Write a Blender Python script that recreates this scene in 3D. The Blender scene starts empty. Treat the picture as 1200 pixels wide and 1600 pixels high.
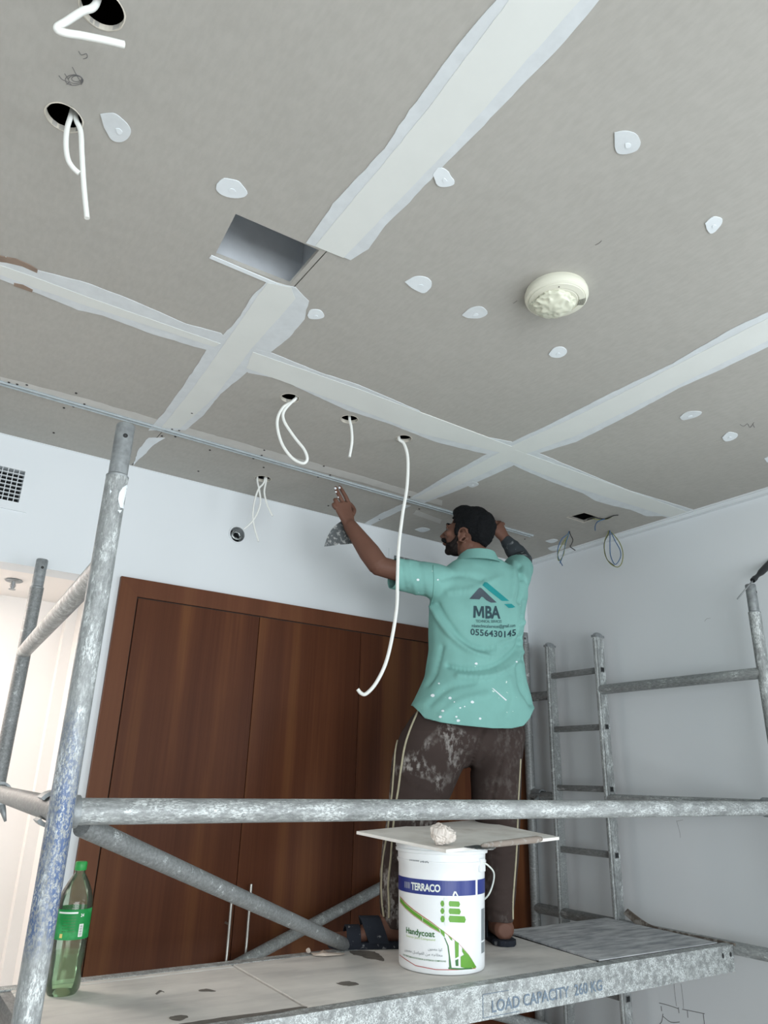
import bpy, bmesh, math, random
import numpy as np
from mathutils import Vector, Matrix, noise
from mathutils.bvhtree import BVHTree
random.seed(7)
sc = bpy.context.scene
COL = sc.collection
EYE = 1.75                      # camera height over the floor
# ------------------------------------------------------------------ camera
FPX = 1135.18
yaw, pitch, roll = 0.59152162, 0.35669754, 0.02816017
_f = Vector((math.sin(yaw)*math.cos(pitch), math.cos(yaw)*math.cos(pitch), math.sin(pitch)))
_r = Vector((math.cos(yaw), -math.sin(yaw), 0)); _u = _r.cross(_f)
R2 = _r*math.cos(roll) + _u*math.sin(roll); U2 = R2.cross(_f)
CAM = Vector((0, 0, EYE))
cam_d = bpy.data.cameras.new('camera'); cam = bpy.data.objects.new('camera', cam_d); COL.objects.link(cam)
mw = Matrix((R2, U2, -_f)).transposed().to_4x4(); mw.translation = CAM
cam.matrix_world = mw
cam_d.sensor_fit = 'VERTICAL'; cam_d.sensor_height = 36; cam_d.lens = FPX/1600*36
cam_d.clip_start = 0.05
sc.camera = cam
# ------------------------------------------------------------------ light
w = bpy.data.worlds.new('World'); sc.world = w; w.use_nodes = True
bg = w.node_tree.nodes['Background']; bg.inputs[0].default_value = (0.80, 0.90, 1.0, 1); bg.inputs[1].default_value = 1.0
def area(name, loc, rot, sx, sy, power, col):
    d = bpy.data.lights.new(name, 'AREA'); d.shape = 'RECTANGLE'; d.size = sx; d.size_y = sy
    d.energy = power; d.color = col
    o = bpy.data.objects.new(name, d); o.location = loc; o.rotation_euler = rot; COL.objects.link(o); return o
area('daylight_side_window', (3.30, -0.95, 1.70), (0, math.radians(103), 0), 2.2, 2.3, 50, (0.93, 0.975, 1.0))
area('daylight_rear_window', (-0.3, -3.25, 1.50), (math.radians(106), 0, 0), 4.2, 2.2, 165, (0.93, 0.975, 1.0))
sc.view_settings.view_transform = 'Standard'; sc.view_settings.look = 'None'
sc.view_settings.gamma = 1; sc.view_settings.use_curve_mapping = False
sc.view_settings.exposure = 0.39
# ------------------------------------------------------------------ pixel rays on known planes
def ray(x, y): return R2*((x-600)/FPX) - U2*((y-800)/FPX) + _f
def zc(x, y, z): r = ray(x, y); return CAM + r*((z-EYE)/r.z)
def yc(x, y, Y): r = ray(x, y); return CAM + r*(Y/r.y)
def xc(x, y, X): r = ray(x, y); return CAM + r*(X/r.x)
def pc(x, y, P):
    """point under pixel on the upright plane through P that faces the viewer"""
    n = Vector((P.x, P.y, 0)).normalized(); r = ray(x, y)
    return CAM + r*((P-CAM).dot(n)/r.dot(n))
# ------------------------------------------------------------------ helpers
def empty(name, loc, rz=0):
    o = bpy.data.objects.new(name, None); COL.objects.link(o); o.location = loc; o.rotation_euler = (0, 0, rz)
    o.empty_display_size = 0.1; return o
def tag(o, label, cat, group=None):
    o['label'] = label; o['category'] = cat
    if group: o['group'] = group
    return o
def setp(o, parent):
    if parent is not None:
        bpy.context.view_layer.update()
        o.parent = parent; o.matrix_parent_inverse = parent.matrix_world.inverted()
def mobj(name, me, mat, parent=None, smooth=False):
    o = bpy.data.objects.new(name, me); COL.objects.link(o)
    if mat: me.materials.clear(); me.materials.append(mat)
    if smooth:
        for p in me.polygons: p.use_smooth = True
    setp(o, parent); return o
def bobj(name, bm, mat, parent=None, smooth=False, auto=None):
    bmesh.ops.recalc_face_normals(bm, faces=bm.faces)
    me = bpy.data.meshes.new(name); bm.to_mesh(me); bm.free()
    o = mobj(name, me, mat, parent, smooth)
    if smooth and auto: me.set_sharp_from_angle(angle=math.radians(auto))
    return o
def struct(o): o['kind'] = 'structure'; return o
def box(bm, lo, hi, M=None):
    vs = [bm.verts.new((x, y, z)) for x in (lo[0], hi[0]) for y in (lo[1], hi[1]) for z in (lo[2], hi[2])]
    for f in ((0,1,3,2),(4,6,7,5),(0,4,5,1),(2,3,7,6),(0,2,6,4),(1,5,7,3)): bm.faces.new([vs[i] for i in f])
    if M is not None: bmesh.ops.transform(bm, matrix=M, verts=vs)
    return vs
def bevel(bm, w, seg=2):
    bmesh.ops.bevel(bm, geom=bm.edges[:], offset=w, segments=seg, affect='EDGES', profile=0.6, clamp_overlap=True)
def frame_at(d):
    d = d.normalized(); a = Vector((0, 0, 1)) if abs(d.z) < .9 else Vector((1, 0, 0))
    s = d.cross(a).normalized(); return s, d.cross(s).normalized()
def tube(bm, pts, r, seg=12, cap=True, closed=False):
    pts = [Vector(p) for p in pts]; n = len(pts); rings = []
    prev = None
    for i, p in enumerate(pts):
        if closed: d = pts[(i+1) % n]-pts[i-1]
        else: d = pts[min(i+1, n-1)]-pts[max(i-1, 0)]
        d.normalize()
        if prev is None: s, t = frame_at(d)
        else:
            s = (prev - d*prev.dot(d))
            s = s.normalized() if s.length > 1e-5 else frame_at(d)[0]
            t = d.cross(s)
        prev = s
        rr = r[i] if isinstance(r, (list, tuple)) else r
        rings.append([bm.verts.new(p + s*rr*math.cos(2*math.pi*k/seg) + t*rr*math.sin(2*math.pi*k/seg)) for k in range(seg)])
    m = n if closed else n-1
    for i in range(m):
        a, b = rings[i], rings[(i+1) % n]
        for k in range(seg): bm.faces.new((a[k], a[(k+1) % seg], b[(k+1) % seg], b[k]))
    if cap and not closed: bm.faces.new(rings[0][::-1]); bm.faces.new(rings[-1])
def smooth_path(pts, sub=6):
    pts = [Vector(p) for p in pts]; out = []
    for i in range(len(pts)-1):
        p0, p1, p2, p3 = pts[max(i-1, 0)], pts[i], pts[i+1], pts[min(i+2, len(pts)-1)]
        for k in range(sub):
            t = k/sub
            out.append(0.5*((2*p1)+(p2-p0)*t+(2*p0-5*p1+4*p2-p3)*t*t+(3*p1-p0-3*p2+p3)*t**3))
    out.append(pts[-1]); return out
def lathe(bm, prof, seg=48, center=(0, 0, 0), M=None, cap0=False, cap1=False):
    c = Vector(center); rings = []; allv = []
    for (r, z) in prof:
        ring = [bm.verts.new(c + Vector((r*math.cos(2*math.pi*k/seg), r*math.sin(2*math.pi*k/seg), z))) for k in range(seg)]
        rings.append(ring); allv += ring
    for a, b in zip(rings, rings[1:]):
        for k in range(seg): bm.faces.new((a[k], a[(k+1) % seg], b[(k+1) % seg], b[k]))
    if cap0: bm.faces.new(rings[0][::-1])
    if cap1: bm.faces.new(rings[-1])
    if M is not None: bmesh.ops.transform(bm, matrix=M, verts=allv)
def loft(bm, rings, seg=28, power=2.0):
    """rings: (centre, side vector, front vector, a, b); closed ends"""
    R = []
    for c, s, f, a, b in rings:
        ring = []
        for k in range(seg):
            t = 2*math.pi*k/seg; ct, st = math.cos(t), math.sin(t)
            x = math.copysign(abs(ct)**(2/power), ct); y = math.copysign(abs(st)**(2/power), st)
            ring.append(bm.verts.new(Vector(c)+s*a*x+f*b*y))
        R.append(ring)
    for a, b in zip(R, R[1:]):
        for k in range(seg): bm.faces.new((a[k], a[(k+1) % seg], b[(k+1) % seg], b[k]))
    bm.faces.new(R[0][::-1]); bm.faces.new(R[-1])
def ellipsoid(bm, c, ax, sub=3):
    r = bmesh.ops.create_icosphere(bm, subdivisions=sub, radius=1)
    c = Vector(c); M = Matrix((ax[0], ax[1], ax[2])).transposed()
    for v in r['verts']: v.co = c + M @ v.co
def limb(bm, pts, radii, seg=20):
    tube(bm, pts, list(radii), seg)
    for p, r in zip(pts, radii):
        ellipsoid(bm, p, (Vector((r*.98, 0, 0)), Vector((0, r*.98, 0)), Vector((0, 0, r*.98))), 2)
def remeshed(bm, voxel, smooth_it=4, fac=.5):
    bmesh.ops.recalc_face_normals(bm, faces=bm.faces)
    me = bpy.data.meshes.new('tmp'); bm.to_mesh(me); bm.free()
    o = bpy.data.objects.new('tmp', me); COL.objects.link(o)
    m = o.modifiers.new('r', 'REMESH'); m.mode = 'VOXEL'; m.voxel_size = voxel
    if smooth_it:
        s = o.modifiers.new('s', 'SMOOTH'); s.iterations = smooth_it; s.factor = fac
    dg = bpy.context.evaluated_depsgraph_get()
    out = bpy.data.meshes.new_from_object(o.evaluated_get(dg))
    bpy.data.objects.remove(o); bpy.data.meshes.remove(me); return out
def prism(bm, poly, up):
    """poly: list of 3-D points; extruded by vector up"""
    up = Vector(up); a = [bm.verts.new(p) for p in poly]; b = [bm.verts.new(Vector(p)+up) for p in poly]
    n = len(poly)
    bm.faces.new(a); bm.faces.new(b[::-1])
    for i in range(n): bm.faces.new((a[i], b[i], b[(i+1) % n], a[(i+1) % n]))
def text_mesh(s, size=1.0, bold=0.0, spacing=1.0):
    c = bpy.data.curves.new('t', 'FONT'); c.body = s; c.size = size; c.offset = bold; c.space_character = spacing
    c.resolution_u = 3; c.fill_mode = 'FRONT'
    o = bpy.data.objects.new('t', c); COL.objects.link(o)
    dg = bpy.context.evaluated_depsgraph_get(); dg.update()
    me = bpy.data.meshes.new_from_object(o.evaluated_get(dg))
    bpy.data.objects.remove(o); bpy.data.curves.remove(c)
    xs = [v.co.x for v in me.vertices] or [0]; 
    return me, min(xs), max(xs)
CAPH = 0.70
# ------------------------------------------------------------------ materials
def newmat(name):
    m = bpy.data.materials.new(name); m.use_nodes = True
    nt = m.node_tree; b = nt.nodes['Principled BSDF']; return m, nt, b
def srgb(r, g, b):
    f = lambda c: (c/255/12.92) if c/255 <= .04045 else ((c/255+.055)/1.055)**2.4
    return (f(r), f(g), f(b), 1)
def N(nt, t, **k):
    n = nt.nodes.new(t)
    for a, v in k.items():
        if a.startswith('i_'):
            n.inputs[a[2:].replace('_', ' ')].default_value = v
        else: setattr(n, a, v)
    return n
def noise_fac(nt, scale, detail=4, rough=.55, vec=None, mapscale=None, dist=0):
    n = N(nt, 'ShaderNodeTexNoise'); n.inputs['Scale'].default_value = scale; n.inputs['Detail'].default_value = detail
    n.inputs['Roughness'].default_value = rough; n.inputs['Distortion'].default_value = dist
    tc = N(nt, 'ShaderNodeTexCoord'); mp = N(nt, 'ShaderNodeMapping')
    nt.links.new(tc.outputs['Object'], mp.inputs['Vector'])
    if mapscale: mp.inputs['Scale'].default_value = mapscale
    nt.links.new(mp.outputs[0], n.inputs['Vector']); return n.outputs['Fac']
def ramp(nt, fac, stops):
    r = N(nt, 'ShaderNodeValToRGB'); e = r.color_ramp.elements
    e[0].position, e[0].color = stops[0]; e[1].position, e[1].color = stops[-1]
    for p, c in stops[1:-1]:
        x = e.new(p); x.color = c
    nt.links.new(fac, r.inputs[0]); return r.outputs[0]
def mix(nt, fac, a, b):
    m = N(nt, 'ShaderNodeMix', data_type='RGBA')
    if isinstance(fac, (float, int)): m.inputs[0].default_value = fac
    else: nt.links.new(fac, m.inputs[0])
    for i, s in ((6, a), (7, b)):
        if isinstance(s, tuple): m.inputs[i].default_value = s
        else: nt.links.new(s, m.inputs[i])
    return m.outputs[2]
def bump(nt, b, fac, strength, dist=.01):
    n = N(nt, 'ShaderNodeBump'); n.inputs['Strength'].default_value = strength; n.inputs['Distance'].default_value = dist
    nt.links.new(fac, n.inputs['Height']); nt.links.new(n.outputs[0], b.inputs['Normal'])
def simple(name, col, rough=.6, metal=0, var=.06, scale=20, bmp=0, spec=.5, mapscale=None):
    m, nt, b = newmat(name)
    f = noise_fac(nt, scale, mapscale=mapscale)
    d = tuple(max(0, c*(1-var)) for c in col[:3])+(1,); l = tuple(min(1, c*(1+var)) for c in col[:3])+(1,)
    nt.links.new(ramp(nt, f, [(.3, d), (.7, l)]), b.inputs['Base Color'])
    b.inputs['Roughness'].default_value = rough; b.inputs['Metallic'].default_value = metal
    b.inputs['Specular IOR Level'].default_value = spec
    if bmp: bump(nt, b, f, bmp)
    return m
def gypsum():
    m, nt, b = newmat('gypsum_paper')
    f1 = noise_fac(nt, 2.2, 5); f2 = noise_fac(nt, 90, 3, mapscale=(1, .35, 1)); f3 = noise_fac(nt, 14, 4, mapscale=(1, 2.2, 1))
    c = ramp(nt, f1, [(.3, srgb(166, 164, 158)), (.7, srgb(171, 169, 163))])
    c = mix(nt, .16, c, ramp(nt, f2, [(.35, srgb(152, 151, 146)), (.65, srgb(184, 183, 178))]))
    c = mix(nt, .05, c, ramp(nt, f3, [(.35, srgb(150, 148, 142)), (.65, srgb(200, 199, 195))]))
    nt.links.new(c, b.inputs['Base Color']); b.inputs['Roughness'].default_value = .9
    bump(nt, b, f2, .03, .001); return m
def galv(name, blue=False, white=.5, dark=1.0, axis='z'):
    m, nt, b = newmat(name)
    st = {'x': (.35, 1, 1), 'y': (1, .35, 1), 'z': (1, 1, .35), 'n': (1, 1, 1)}[axis]
    f1 = noise_fac(nt, 150, 6, .75, mapscale=st); f2 = noise_fac(nt, 34, 5, .7, mapscale=st); f4 = noise_fac(nt, 330, 3, .7, mapscale=st)
    g = lambda v: srgb(int(v*dark), int((v+4)*dark), int((v+4)*dark))
    base = ramp(nt, f1, [(.34, g(104)), (.5, g(142)), (.66, g(176))])
    base = mix(nt, .35, base, ramp(nt, noise_fac(nt, 5, 3, .5, mapscale=st), [(.3, g(112)), (.7, g(172))]))
    sp = ramp(nt, f2, [(.60-.12*white, (0, 0, 0, 1)), (.70-.10*white, (1, 1, 1, 1))])
    sp2 = ramp(nt, f4, [(.44, (0, 0, 0, 1)), (.56, (1, 1, 1, 1))])
    mm = N(nt, 'ShaderNodeMath', operation='MULTIPLY'); nt.links.new(sp, mm.inputs[0]); nt.links.new(sp2, mm.inputs[1])
    c = mix(nt, mm.outputs[0], base, srgb(208, 214, 214))
    dk = ramp(nt, noise_fac(nt, 75, 4, .6, mapscale=st), [(.64, (0, 0, 0, 1)), (.70, (1, 1, 1, 1))])
    mk = N(nt, 'ShaderNodeMath', operation='MULTIPLY'); nt.links.new(dk, mk.inputs[0]); mk.inputs[1].default_value = .5
    c = mix(nt, mk.outputs[0], c, srgb(84, 86, 86))
    if blue:
        tc = N(nt, 'ShaderNodeTexCoord'); sx = N(nt, 'ShaderNodeSeparateXYZ'); nt.links.new(tc.outputs['Object'], sx.inputs[0])
        z = N(nt, 'ShaderNodeMapRange'); nt.links.new(sx.outputs['Z'], z.inputs[0])
        zr = ramp(nt, z.outputs[0], [(0, (0, 0, 0, 1)), (.10, (.9, .9, .9, 1)), (.55, (.9, .9, .9, 1)), (.85, (.4, .4, .4, 1)), (1, (0, 0, 0, 1))])
        z.inputs[1].default_value = 1.43; z.inputs[2].default_value = 1.90
        gg = ramp(nt, noise_fac(nt, 260, 4, .7, mapscale=(1, 1, .5)), [(.46, (0, 0, 0, 1)), (.52, (1, 1, 1, 1))])
        g2 = ramp(nt, noise_fac(nt, 34, 3, .6, mapscale=(1, 1, .10)), [(.40, (.15, .15, .15, 1)), (.56, (1, 1, 1, 1))])
        a = N(nt, 'ShaderNodeMath', operation='MULTIPLY'); nt.links.new(zr, a.inputs[0]); nt.links.new(gg, a.inputs[1])
        a2 = N(nt, 'ShaderNodeMath', operation='MULTIPLY'); nt.links.new(a.outputs[0], a2.inputs[0]); nt.links.new(g2, a2.inputs[1])
        c = mix(nt, a2.outputs[0], c, srgb(62, 88, 132))
    nt.links.new(c, b.inputs['Base Color']); b.inputs['Metallic'].default_value = .2; b.inputs['Roughness'].default_value = .5
    bump(nt, b, f2, .3, .002); return m
def wood(name, a, bcol, c3, rough=.42):
    m, nt, b = newmat(name)
    f = noise_fac(nt, 3.2, 5, .5, mapscale=(2.6, 1, .12)); f2 = noise_fac(nt, 30, 4, .6, mapscale=(4, 1, .05))
    c = ramp(nt, f, [(.34, a), (.5, bcol), (.64, c3)])
    c = mix(nt, .2, c, ramp(nt, f2, [(.3, a), (.7, c3)]))
    nt.links.new(c, b.inputs['Base Color']); b.inputs['Roughness'].default_value = rough
    b.inputs['Specular IOR Level'].default_value = .12; return m
def splattered(name, base, spl, scale=30, lo=.62, hi=.66, rough=.85, stretch=None, amount=1.0, second=None, bmp=.15, left=None):
    m, nt, b = newmat(name)
    f0 = noise_fac(nt, 6, 4); d = tuple(c*.9 for c in base[:3])+(1,); l = tuple(min(1, c*1.1) for c in base[:3])+(1,)
    c = ramp(nt, f0, [(.3, d), (.7, l)])
    s = ramp(nt, noise_fac(nt, scale, 3, .6, mapscale=stretch), [(lo, (0, 0, 0, 1)), (hi, (amount,)*3+(1,))])
    if second:
        s2 = ramp(nt, noise_fac(nt, second, 2, .5), [(.48, (0, 0, 0, 1)), (.60, (1, 1, 1, 1))])
        mm = N(nt, 'ShaderNodeMath', operation='MULTIPLY'); nt.links.new(s, mm.inputs[0]); nt.links.new(s2, mm.inputs[1]); s = mm.outputs[0]
    if left:
        tc = N(nt, 'ShaderNodeTexCoord'); sx = N(nt, 'ShaderNodeSeparateXYZ'); nt.links.new(tc.outputs['Object'], sx.inputs[0])
        z = N(nt, 'ShaderNodeMapRange'); nt.links.new(sx.outputs['X'], z.inputs[0]); z.inputs[1].default_value = left[0]; z.inputs[2].default_value = left[1]; z.inputs[3].default_value = 1; z.inputs[4].default_value = .14
        mm = N(nt, 'ShaderNodeMath', operation='MULTIPLY'); nt.links.new(s, mm.inputs[0]); nt.links.new(z.outputs[0], mm.inputs[1]); s = mm.outputs[0]
    c = mix(nt, s, c, spl)
    nt.links.new(c, b.inputs['Base Color']); b.inputs['Roughness'].default_value = rough
    b.inputs['Specular IOR Level'].default_value = .2
    bump(nt, b, noise_fac(nt, 400, 2), bmp, .001); return m
M_gyp = gypsum()
M_comp = simple('joint_compound', srgb(222, 229, 233), .8, var=.03, scale=14, bmp=.05)
M_edge = simple('wet_compound_edge', srgb(208, 214, 217), .75, var=.05, scale=30)
M_tape = simple('paper_tape_skim', srgb(216, 220, 217), .85, var=.02, scale=8)
M_wall = simple('wall_paint', srgb(218, 223, 226), .75, var=.012, scale=2)
M_warm = simple('recess_paint', srgb(236, 232, 228), .7, var=.01, scale=2)
M_floor = simple('screed_floor', srgb(196, 192, 186), .8, var=.12, scale=3)
M_dark = simple('plenum_dark', srgb(28, 30, 32), .95, var=.2, scale=6)
M_gi = simple('galvanised_duct', srgb(212, 217, 222), .5, .1, var=.08, scale=10)
M_core = simple('gypsum_core', srgb(205, 200, 188), .95, var=.1, scale=60)
M_track = simple('metal_track', srgb(172, 180, 183), .5, .15, var=.08, scale=40)
M_cable = simple('white_cable_pvc', srgb(226, 228, 224), .45, var=.02)
M_black = simple('black_plastic', srgb(26, 28, 30), .45, var=.2, scale=60)
M_blue = simple('blue_wire', srgb(50, 90, 130), .45, var=.05)
M_yel = simple('yellow_green_wire', srgb(120, 125, 70), .45, var=.1)
M_screw = simple('screw_black', srgb(50, 48, 46), .5, .3)
M_pencil = simple('pencil', srgb(105, 105, 106), .8, var=.15, scale=60)
M_smoke = simple('detector_plastic', srgb(214, 214, 199), .4, var=.02)
M_wrap = simple('wrap_film', srgb(206, 208, 190), .35, var=.05, scale=25)
M_wood = wood('walnut_veneer', srgb(70, 38, 25), srgb(82, 47, 31), srgb(104, 66, 40))
M_woodf = wood('walnut_frame', srgb(88, 54, 38), srgb(98, 61, 42), srgb(108, 70, 48))
M_galv = galv('scaffold_tube', white=.45, axis='y'); M_galvw = galv('scaffold_tube_plastered', white=1.1); M_galvx = galv('scaffold_rail_plastered', white=1.2, axis='x'); M_galvb = galv('scaffold_tube_blue', True, .9)
M_galvd = galv('scaffold_tube_dull', white=.15, dark=.86, axis='y')
M_steel = simple('clamp_steel', srgb(146, 151, 153), .5, .5, var=.25, scale=50, bmp=.2)
M_red = simple('red_plastic', srgb(150, 40, 48), .5)
M_handle = simple('brushed_nickel', srgb(196, 196, 190), .3, .8, var=.04)
M_shirt = splattered('teal_polo_cotton', srgb(122, 172, 165), srgb(208, 226, 220), scale=46, lo=.70, hi=.74, second=3.5)
M_trous = splattered('brown_trousers', srgb(60, 50, 47), srgb(165, 162, 158), scale=42, lo=.46, hi=.64, stretch=(1.3, 1.3, .8), amount=.8, second=7, left=(1.84, 1.98))
M_pipe = simple('beige_piping', srgb(168, 162, 138), .8, var=.1, scale=60)
M_belt = simple('black_band', srgb(20, 20, 24), .6)
M_skin = splattered('skin', srgb(104, 74, 62), srgb(190, 180, 172), scale=60, lo=.9, hi=.95, rough=.55, bmp=.1)
M_hair = simple('black_hair', srgb(9, 11, 14), .8, var=.4, scale=140, bmp=.6, spec=.2)
M_beard = simple('beard_stubble', srgb(34, 29, 28), .8, var=.3, scale=160, spec=.1)
M_sleeve = splattered('dark_arm_sleeve', srgb(58, 64, 68), srgb(140, 146, 148), scale=28, lo=.58, hi=.62, second=9)
M_sandal = splattered('sandal_rubber', srgb(38, 42, 50), srgb(120, 122, 124), scale=50, lo=.64, hi=.7)
M_ink = simple('ink_charcoal', srgb(62, 74, 84), .7, var=.05); M_ink2 = simple('ink_dark_teal', srgb(30, 60, 68), .7, var=.05); M_teal = simple('ink_teal', srgb(0, 130, 132), .7, var=.05)
M_buck = simple('white_bucket_plastic', srgb(236, 240, 242), .3, var=.015, scale=12)
M_navy = simple('print_navy', srgb(38, 54, 128), .35, var=.03); M_green = simple('print_green', srgb(96, 158, 44), .4, var=.06); M_dkgreen = simple('print_dark_green', srgb(50, 110, 50), .4, var=.05)
M_pred = simple('print_red', srgb(176, 50, 46), .4); M_pgrey = simple('print_grey', srgb(130, 138, 142), .5); M_plg = simple('print_pale_green', srgb(168, 196, 120), .4)
M_board = splattered('plaster_board_offcut', srgb(242, 240, 235), srgb(222, 217, 209), scale=9, lo=.5, hi=.75, rough=.9)
M_paper = simple('crumpled_paper', srgb(222, 214, 206), .8, var=.08, scale=40, bmp=.2)
M_knife = splattered('used_steel_blade', srgb(92, 96, 98), srgb(170, 172, 170), scale=50, lo=.5, hi=.62, rough=.45)
M_khandle = splattered('worn_wood_handle', srgb(150, 140, 131), srgb(170, 166, 160), scale=50, lo=.55, hi=.65)
M_deck = splattered('dusty_deck', srgb(218, 216, 211), srgb(180, 178, 176), scale=5, lo=.45, hi=.8, stretch=(.6, 2.2, 1), rough=.85, amount=.8, bmp=.4)
M_deck2 = splattered('dusty_grey_hatch', srgb(200, 203, 205), srgb(150, 154, 160), scale=14, lo=.40, hi=.66, stretch=(.5, 2.4, 1), rough=.85, bmp=.4)
M_crack = simple('dark_joint', srgb(62, 58, 54), .9)
M_stain = simple('dark_stain', srgb(104, 100, 94), .9, var=.2, scale=40)
M_chip = simple('torn_paper', srgb(212, 200, 188), .9)
M_alab = simple('beam_lettering', srgb(112, 128, 144), .7, var=.15, scale=60)
M_plab = splattered('bottle_label', srgb(30, 132, 66), srgb(70, 165, 100), scale=16, lo=.5, hi=.7, rough=.4)
M_pwhite = simple('label_white', srgb(225, 232, 225), .5); M_cap = simple('green_cap', srgb(40, 150, 70), .4)
M_strip = splattered('warped_ply', srgb(112, 104, 96), srgb(160, 156, 150), scale=24, lo=.5, hi=.6)
M_glow, nt, b = newmat('downlight_lens'); b.inputs['Emission Color'].default_value = (1, .86, .76, 1); b.inputs['Emission Strength'].default_value = 6
def glassy(name, col, rough=.06, ior=1.2, alpha=.6):
    m, nt, b = newmat(name)
    tr = N(nt, 'ShaderNodeBsdfTransparent'); tr.inputs[0].default_value = col
    gl = N(nt, 'ShaderNodeBsdfGlossy'); gl.inputs['Roughness'].default_value = rough; gl.inputs[0].default_value = (1, 1, 1, 1)
    df = N(nt, 'ShaderNodeBsdfTranslucent'); df.inputs[0].default_value = tuple(c*.9 for c in col[:3])+(1,)
    fr = N(nt, 'ShaderNodeFresnel'); fr.inputs[0].default_value = 1.45
    m1 = N(nt, 'ShaderNodeMixShader'); m1.inputs[0].default_value = alpha
    nt.links.new(df.outputs[0], m1.inputs[1]); nt.links.new(tr.outputs[0], m1.inputs[2])
    m2 = N(nt, 'ShaderNodeMixShader'); nt.links.new(fr.outputs[0], m2.inputs[0]); nt.links.new(m1.outputs[0], m2.inputs[1]); nt.links.new(gl.outputs[0], m2.inputs[2])
    nt.links.new(m2.outputs[0], nt.nodes['Material Output'].inputs[0]); return m
M_pet = glassy('green_pet', (.87, .96, .86, 1), alpha=.88)
M_water = glassy('drink', (.86, .97, .84, 1), alpha=.86)
# ------------------------------------------------------------------ the room
CE = EYE+1.27          # ceiling
YB, XR = 3.042, 3.09   # back wall, right wall
def wallbox(name, parts, mat):
    bm = bmesh.new()
    for lo, hi in parts: box(bm, lo, hi)
    return struct(bobj(name, bm, mat))
XL, YR = -3.2, -3.0
wallbox('floor', [((XL-.1, YR-.1, -.12), (XR+.1, 4.0, 0))], M_floor)
OX = 0.70; OZ = EYE+0.755                     # opening in the back wall: right edge, head
vent_x0, vent_x1, vent_z0, vent_z1 = -.02, .302, EYE+.998, EYE+1.132
v2x0, v2x1, v2z0, v2z1 = 2.112, 2.62, EYE+1.02, EYE+1.135
jx, jz, jr = 1.225, EYE+1.063, .036
wb = [((XL-.1, YB, OZ), (vent_x0, YB+.12, CE+.4)), ((vent_x0, YB, OZ), (vent_x1, YB+.12, vent_z0)), ((vent_x0, YB, vent_z1), (vent_x1, YB+.12, CE+.4)),
      ((vent_x1, YB, OZ), (OX, YB+.12, CE+.4)), ((OX, YB, 0), (jx-.05, YB+.12, CE+.4)),
      ((jx-.05, YB, 0), (jx+.05, YB+.12, jz-.05)), ((jx-.05, YB, jz+.05), (jx+.05, YB+.12, CE+.4)),
      ((jx+.05, YB, 0), (v2x0, YB+.12, CE+.4)), ((v2x0, YB, 0), (v2x1, YB+.12, v2z0)), ((v2x0, YB, v2z1), (v2x1, YB+.12, CE+.4)), ((v2x1, YB, 0), (XR+.1, YB+.12, CE+.4)),
      ((XL-.1, YB, 0), (-1.3, YB+.12, OZ))]
wall_back = wallbox('wall_back', wb, M_wall)
# square plate with the round hole for the junction, flush in the wall
def holed_plate(bm, cx, cz, half, r, y0, y1, seg=32):
    sq = []; ci = []
    for k in range(seg):
        t = 2*math.pi*k/seg; c, s = math.cos(t), math.sin(t); q = half/max(abs(c), abs(s))
        sq.append((cx+c*q, cz+s*q)); ci.append((cx+c*r, cz+s*r))
    V = {}
    for nm, pts in (('s', sq), ('c', ci)):
        for y in (y0, y1): V[nm, y] = [bm.verts.new((x, y, z)) for x, z in pts]
    for k in range(seg):
        j = (k+1) % seg
        for y in (y0, y1): bm.faces.new((V['s', y][k], V['s', y][j], V['c', y][j], V['c', y][k]))
        bm.faces.new((V['c', y0][k], V['c', y0][j], V['c', y1][j], V['c', y1][k]))
bm = bmesh.new(); holed_plate(bm, jx, jz, .05, jr, YB, YB+.12); bobj('junction_patch', bm, M_wall, wall_back)
wallbox('wall_right', [((XR, YR, 0), (XR+.12, -2.1, CE+.4)), ((XR, -2.1, 0), (XR+.12, .25, .5)), ((XR, -2.1, 2.85), (XR+.12, .25, CE+.4)), ((XR, .25, 0), (XR+.12, YB, CE+.4))], M_wall)
wallbox('wall_left', [((XL-.12, YR, 0), (XL, YB, CE+.4))], M_wall)
wallbox('wall_front', [((XL, YR-.12, 0), (-1.9, YR, CE+.4)), ((-1.9, YR-.12, 0), (2.5, YR, .4)), ((-1.9, YR-.12, 2.8), (2.5, YR, CE+.4)), ((2.5, YR-.12, 0), (XR, YR, CE+.4))], M_wall)
# recess behind the opening
wallbox('wall_recess', [((-1.42, 3.66, 0), (OX+.1, 3.76, OZ+.05)), ((OX, YB+.12, 0), (OX+.1, 3.66, OZ+.05)), ((-1.42, YB+.12, 0), (-1.3, 3.66, OZ+.05)), ((.655, 3.60, 0), (OX, 3.66, OZ))], M_warm)
wallbox('ceiling_recess', [((-1.42, YB+.12, OZ), (OX+.1, 3.76, OZ+.05))], M_warm)
# windows (off camera, they light the room)
def window(name, lo, hi, axis):
    bm = bmesh.new()
    if axis == 'x':
        x = lo[0]
        for y in (lo[1], (lo[1]+hi[1])/2-.03, hi[1]-.06): box(bm, (x, y, lo[2]), (x+.06, y+.06, hi[2]))
        for z in (lo[2], hi[2]-.06): box(bm, (x, lo[1], z), (x+.06, hi[1], z+.06))
    else:
        y = lo[1]
        for k in range(4):
            x = lo[0]+(hi[0]-lo[0]-.06)*k/3; box(bm, (x, y, lo[2]), (x+.06, y+.06, hi[2]))
        for z in (lo[2], hi[2]-.06): box(bm, (lo[0], y, z), (hi[0], y+.06, z+.06))
    return struct(bobj(name, bm, M_handle))
window('window_1', (XR+.03, -2.1, .5), (XR+.09, .25, 2.85), 'x')
window('window_2', (-1.9, YR-.09, .4), (2.5, YR-.03, 2.8), 'y')
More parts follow.
